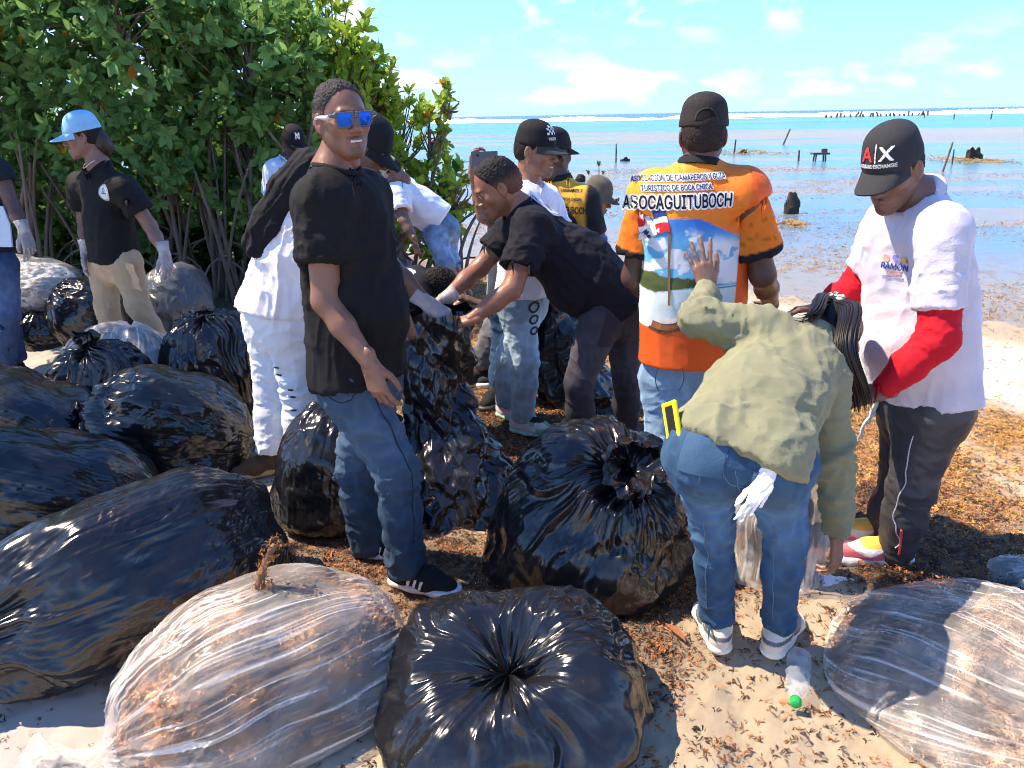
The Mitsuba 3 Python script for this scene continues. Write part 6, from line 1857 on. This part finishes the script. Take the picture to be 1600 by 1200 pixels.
def prop_stems(x, y, n, seed, h=2.2, spread=.9):
    r = np.random.default_rng(seed)
    out = []
    for i in range(n):
        bx, by = x + r.uniform(-spread, spread), y + r.uniform(-.5, .35)
        tx, ty = bx + r.uniform(-.5, .5), by + r.uniform(-.35, .35)
        z0 = float(ground_z(bx, by, False)) - .05
        hh = h * r.uniform(.5, 1.0)
        out.append(([(bx, by, z0), (bx * .6 + tx * .4 + r.normal(0, .06), by * .6 + ty * .4, hh * .45), (tx, ty, hh)], r.uniform(.012, .030), r.uniform(.008, .016)))
        if r.uniform() < .6:   # an arching prop root
            a = r.uniform(0, 6.28); L = r.uniform(.25, .6)
            ex, ey = bx + math.cos(a) * L, by + math.sin(a) * L * .7
            out.append(([(bx, by, hh * .32), ((bx + ex) / 2, (by + ey) / 2, hh * .30), (ex, ey, float(ground_z(ex, ey, False)) - .04)], .012, .008))
    return out


mangrove('dense dark mangrove tree at the far left behind the milky bag', [((-5.3, 7.3, 2.1), (1.25, 1.0, 1.35)), ((-4.7, 6.7, 2.5), (.9, .8, .8)), ((-5.0, 8.2, 1.2), (1.3, .7, .9)), ((-5.4, 7.3, 3.4), (.9, .8, .6))], prop_stems(-4.9, 7.3, 16, 1), 101, 5.2, .135, (.17, .32, .11), .012, 60)
mangrove('dense dark mangrove tree behind the woman in the pale blue cap', [((-3.7, 7.5, 2.0), (1.15, .9, 1.15)), ((-3.2, 7.0, 2.6), (.9, .8, .8)), ((-3.7, 8.4, 1.1), (1.2, .6, .9)), ((-3.8, 7.6, 3.2), (.8, .7, .5))], prop_stems(-3.5, 7.6, 18, 2), 102, 5.2, .135, (.17, .32, .11), .012, 60)
mangrove('tall mangrove tree with many thin leaning stems, left of the man with sunglasses', [((-2.55, 7.9, 1.75), (.95, .8, 1.05)), ((-2.3, 7.5, 2.15), (.85, .8, .65)), ((-2.5, 8.6, 1.0), (1.0, .5, .85)), ((-2.95, 7.9, 2.6), (.7, .6, .45))], prop_stems(-2.45, 7.7, 20, 3), 103, 5.2, .13, (.19, .34, .10), .015, 60)
mangrove('bright sunlit mangrove tree at the right end of the thicket', [((-1.75, 8.2, 1.55), (.70, .65, 1.15)), ((-1.45, 8.0, 1.9), (.40, .45, .5)), ((-1.62, 8.1, 2.35), (.42, .5, .55)), ((-1.35, 8.3, 1.0), (.55, .6, .8)), ((-2.0, 8.3, 2.6), (.45, .5, .42))], prop_stems(-1.6, 8.3, 12, 4, 1.9, .6), 104, 3.0, .12, (.32, .45, .06), .03, 60)
mangrove('low young mangrove bush with a tall sprig, at the water side of the thicket', [((-.98, 8.4, .85), (.48, .5, .62)), ((-.72, 8.3, .50), (.34, .4, .42)), ((-.80, 8.4, 1.45), (.20, .22, .36)), ((-.62, 8.4, 1.80), (.12, .14, .22)), ((-1.15, 8.5, 1.45), (.42, .40, .55)), ((-.62, 8.2, .95), (.30, .30, .42)), ((-1.3, 8.3, 1.95), (.32, .35, .42))], prop_stems(-.75, 8.35, 10, 5, 1.0, .35) + [([(-.85, 8.4, .3), (-.78, 8.4, 1.2), (-.58, 8.4, 1.98)], .014, .006)], 105, 4.2, .11, (.34, .46, .06), .05, 60, category='bush', name='mangrove_bush')
rr_ = np.random.default_rng(77)
bx_ = np.c_[rr_.uniform(-6.5, -1.3, 2600), rr_.uniform(8.7, 9.8, 2600), rr_.uniform(0, 1, 2600) ** 1.3 * 1.5]
ax_ = rr_.normal(0, .4, bx_.shape) + [0, -.7, .5]; ax_ /= np.linalg.norm(ax_, axis=1, keepdims=True)
O, M_, L_ = leaf_frames(bx_, ax_, rr_, .13)
P = np.einsum('nij,kj->nki', M_, LEAF) * L_[:, None, None] + O[:, None]
add('undergrowth', ply(trimesh.Trimesh(P.reshape(-1, 3), (LEAF_F[None] + (np.arange(len(O)) * len(LEAF))[:, None, None]).reshape(-1, 3), process=False), 'leaf', smooth=True,
    color=np.clip(np.repeat(np.array([[.08, .18, .05]]) * rr_.uniform(.6, 1.4, (len(O), 1)), len(LEAF), 0), 0, 1)), label='leafy undergrowth behind the bare mangrove stems', kind='stuff')
# the thicket goes on to the left of the picture and shades the sand there
mangrove('mangrove tree beyond the left edge whose crown shades the left-hand bags', [((-4.15, 4.9, 3.25), (1.0, 1.0, .75)), ((-3.7, 3.1, 3.0), (.8, .7, .6))], [([(-4.9, 4.2, -.1), (-4.6, 4.3, 1.4), (-4.2, 4.8, 3.0)], .07, .03), ([(-4.8, 3.6, -.1), (-4.5, 3.5, 1.4), (-3.8, 3.2, 2.9)], .07, .03)], 106, 3.0, .13, (.045, .10, .026), .012)


# ---------------------------------------------------------------- small things on the sand
k = thing('plastic_bottle', 'crushed clear plastic bottle with a green cap lying on the sand', 'bottle')
A, B = V(0.883, 2.005, 0.000), V(0.786, 1.768, 0.000)
A[2] = float(ground_z(A[0], A[1])) + .036; B[2] = float(ground_z(B[0], B[1])) + .034
d = nrm(B - A); Lb = .215
t = np.linspace(0, 1, 44)
prof = np.interp(t, [0, .02, .06, .30, .36, .42, .70, .80, .90, .93, 1.0], [.012, .028, .032, .032, .028, .032, .031, .026, .014, .0125, .0125])
a = np.linspace(0, 2 * np.pi, 37)
x = nrm(np.cross(d, V(0, 0, 1))); y = np.cross(x, d)
Tt, Aa = np.meshgrid(t, a, indexing='ij')
f = np.stack([np.cos(Aa), np.sin(Aa), Tt * 5], -1).reshape(-1, 3)
rr = prof[:, None] * (1 + (.16 * (ridge(f * 1.9, 3) - .5) * 2 * (np.repeat(t, 37) < .85)).reshape(Tt.shape) * 1.0)
P = A + Tt[..., None] * d * Lb + (rr * np.cos(Aa))[..., None] * x + (rr * np.sin(Aa))[..., None] * y
scene['bottle_plastic'] = {'type': 'mask', 'opacity': .22, 'b': {'type': 'twosided', 'b': {'type': 'principled', 'base_color': rgb(.72, .78, .84), 'roughness': .08, 'specular': .9}}}
add('bottle', ply(grid_mesh(P), 'bottle_plastic', smooth=True), k)
cyl = tube([A + d * (Lb - .010), A + d * (Lb + .001), A + d * (Lb + .010), A + d * (Lb + .014)], [.0150, .0155, .0150, .0125], 22)
add('cap', shape(cyl, 'leather', (.02, .45, .10), .03), k, 'green screw cap')
ribs = [tube([A + d * (Lb - .008) + (x * math.cos(q) + y * math.sin(q)) * .0155, A + d * (Lb + .010) + (x * math.cos(q) + y * math.sin(q)) * .0153], .0008, 4) for q in np.arange(22) * 2 * np.pi / 22]
add('cap_ribs', shape(cat(ribs), 'leather', (.02, .38, .085), .03), k)

m = trimesh.creation.icosphere(4, 1.0)
v = np.array(m.vertices)
m.vertices = (v * (1 + .30 * (meshkit.fbm(v * 1.7, 4, 3)[:, None] - .5))) * [.033, .026, .024] + V(1.060, 2.159, 0.000) + V(0, 0, .018)
k = thing('stone', 'small brown stone half sunk in dark seaweed behind the clear bag', 'stone')
scene[k] = shape(m, 'matte', (.30, .19, .11), .3, True, 60)

k = thing('fallen_leaf', 'narrow dry brown leaf on the sand left of the beige trainers', 'leaf')
P = np.array(LEAF) * [.5, 1, 1]
R = frame(nrm(V(.35, -.8, .12)), (0, 0, 1))
lm = trimesh.Trimesh((P * .12) @ R.T + V(0.500, 2.203, 0.000) + V(0, 0, .022), LEAF_F, process=False)
scene[k] = shape(cat([lm, trimesh.Trimesh(np.array(lm.vertices) - [0, 0, .0012], LEAF_F[:, ::-1], process=False)]), 'matte', (.26, .10, .05), .2)

# ---------------------------------------------------------------- posts, stumps and floats in the shallows


def post(label, base, h, r0, lean=(0, 0), group=None, name='wooden_post', top=None, col=(.10, .075, .055)):
    k = thing(name, label, 'post', group)
    b = np.array(base, float); b[2] = WATER - .25
    t = b + V(lean[0], lean[1], h + .25)
    m = tube(spline([b, (b + t) / 2 + V(.01, 0, 0), t], 14), np.linspace(r0, r0 * .75, 14), 9)
    v = np.array(m.vertices); m.vertices = v + vnormals(v, m.faces) * (r0 * .5 * (meshkit.fbm(v * 9, 3, 2) - .5))[:, None]
    scene[k] = shape(m, 'matte', col, .3, True, 8)
    return k


post('thin wooden post standing upright in the sea behind the checkered cap', V(4.313, 32.100, -0.180), .72, .035)
post('short dark post in the sea, right of the orange shirt', V(10.484, 37.378, -0.180), .62, .045, (.06, 0))
post('leaning post on a seaweed bank in the sea, right of the orange shirt', V(15.761, 46.468, -0.180), .85, .05, (.45, .1))
post('short stub in the sea between the leaning post and the little stand', V(11.107, 30.691, -0.180), .40, .045)
post('grey pole leaning in the sea behind the lettered charcoal cap', V(13.186, 24.310, -0.180), .85, .035, (.22, 0), col=(.17, .13, .10))
post('thin upright pole in the sea beside the leaning grey pole', V(15.324, 27.634, -0.180), .48, .03)
for i, (label, px, w, h, seed) in enumerate((('dark jagged stump with seaweed in the water right of the orange shirt', V(5.309, 14.766, -0.180), .16, .30, 3), ('pointed stump on a seaweed clump in the sea at the far right', V(17.144, 29.466, -0.180), .30, .42, 5), ('low dark stump afloat beside the thin upright post', V(4.807, 32.859, -0.180), .22, .16, 7), ('small dark tub adrift in the shallows behind the olive cap', V(2.073, 23.046, -0.180), .18, .16, 9), ('low dark stub at the right of the short post in the sea', V(10.855, 37.224, -0.180), .2, .16, 11))):
    m = trimesh.creation.icosphere(4, 1.0)
    v = np.array(m.vertices); n = meshkit.fbm(v * 1.6 + seed, 4, seed)
    pk = sstep(.30, .85, meshkit.noise(v * [1.2, 1.2, 0] + seed, seed)) + .25 * meshkit.noise(v * [4, 4, 0], seed)
    v = np.sign(v) * np.abs(v) ** .7 * (1 + .8 * (n[:, None] - .5)) * [w * .9, w * .6, h * .30]
    v[:, 2] = v[:, 2] + h * (.15 + .75 * pk) * (v[:, 2] > 0)
    m.vertices = v + np.array([px[0], px[1], WATER])
    k = thing('tree_stump' if i != 3 else 'floating_tub', label, 'stump' if i != 3 else 'tub')
    scene[k] = shape(m, 'matte', (.055, .042, .032), .4, True, 8)
r = np.random.default_rng(12)
for px, w in ((V(4.825, 13.373, -0.180), .30), (V(16.312, 28.899, -0.180), 1.1), (V(11.119, 37.115, -0.180), 1.6), (V(17.176, 28.601, -0.180), .6)):
    n = int(260 * min(w, 1.2))
    q = np.array([px[0], px[1], WATER + .01]) + r.normal(0, 1, (n, 3)) * [w * .5, w * .9, 0]
    q[:, 2] += .10 * w * np.exp(-((q[:, 0] - px[0]) / (w * .5)) ** 2) * r.uniform(0, 1, n)
    add('seaweed_clump', shape(sprigs(q, r.uniform(.05, .13, n), int(r.integers(99)), .3), 'matte', (.42, .25, .09), .4, False), label='clump of orange seaweed caught round a stump in the sea', kind='stuff')
k = thing('wooden_stand', 'little wooden stand on legs in the shallow sea, right of the orange shirt', 'stand')
b = V(11.821, 30.445, -0.180)
bx = trimesh.creation.box((.62, .35, .07)); bx.apply_translation([b[0], b[1], WATER + .28]); add('top', shape(bx, 'matte', (.13, .10, .08), .2, False), k)
for sx, sy in ((-1, -1), (1, -1), (-1, 1), (1, 1)):
    add('leg', shape(tube([V(b[0] + sx * .22, b[1] + sy * .12, WATER - .3), V(b[0] + sx * .17, b[1] + sy * .1, WATER + .26)], .03, 7), 'matte', (.10, .08, .06), .2), k)
bx = trimesh.creation.box((.2, .1, .14)); bx.apply_translation([b[0] + .15, b[1], WATER + .385]); add('block', shape(bx, 'matte', (.12, .09, .07), .2, False), k)
k = thing('mangrove_seedling', 'slender mangrove seedling growing out of the shallow water behind the olive cap', 'plant')
b = V(2.427, 21.254, -0.180)
st_ = []
for i in range(4):
    t_ = b + V(r.normal(0, .12), r.normal(0, .1), r.uniform(.35, .62))
    st_.append((([b[0] + r.normal(0, .03), b[1], WATER - .2], (b + t_) / 2 + V(0, 0, .02), t_), .009, .005))
add('stem', shape(cat([tube(spline(p, 8), np.linspace(a_, b_, 8), 5) for p, a_, b_ in st_]), 'bark', (.12, .12, .06), .2), k)
O, M_, L_ = leaf_frames(np.array([p[2] for p, _, _ in st_]), np.tile([[0, 0, 1.0]], (4, 1)), r, .10)
for i in range(len(O)):
    m4 = np.eye(4); m4[:3, :3] = M_[i] * L_[i]; m4[:3, 3] = O[i]
    add('leaf', {**LEAF_SETS[3], 'to_world': T(m4)}, k)
# the broken row of old stakes out on the reef flat
for i in range(24):
    x = 1292 + i * 6.7 + r.uniform(-2, 2)
    o = V(81.033, 206.746, -0.180) + (V(116.432, 225.750, -0.180) - V(81.033, 206.746, -0.180)) * (i + r.uniform(-.3, .3)) / 23.0
    post('one of the old stakes in the broken row on the far reef', o, r.uniform(.5, 1.3), .28, (r.normal(0, .3), 0), 'old stakes on the far reef', 'wooden_stake', col=(.16, .13, .10))
for px, hgt in ((V(77.849, 131.130, -0.180), 1.3), (V(85.128, 166.427, -0.180), 1.1), (V(76.343, 139.319, -0.180), 1.0)):
    post('one of the lone thin stakes standing on the far reef flat', px, hgt, .10, (.05, 0), 'lone stakes on the far reef', 'wooden_stake')
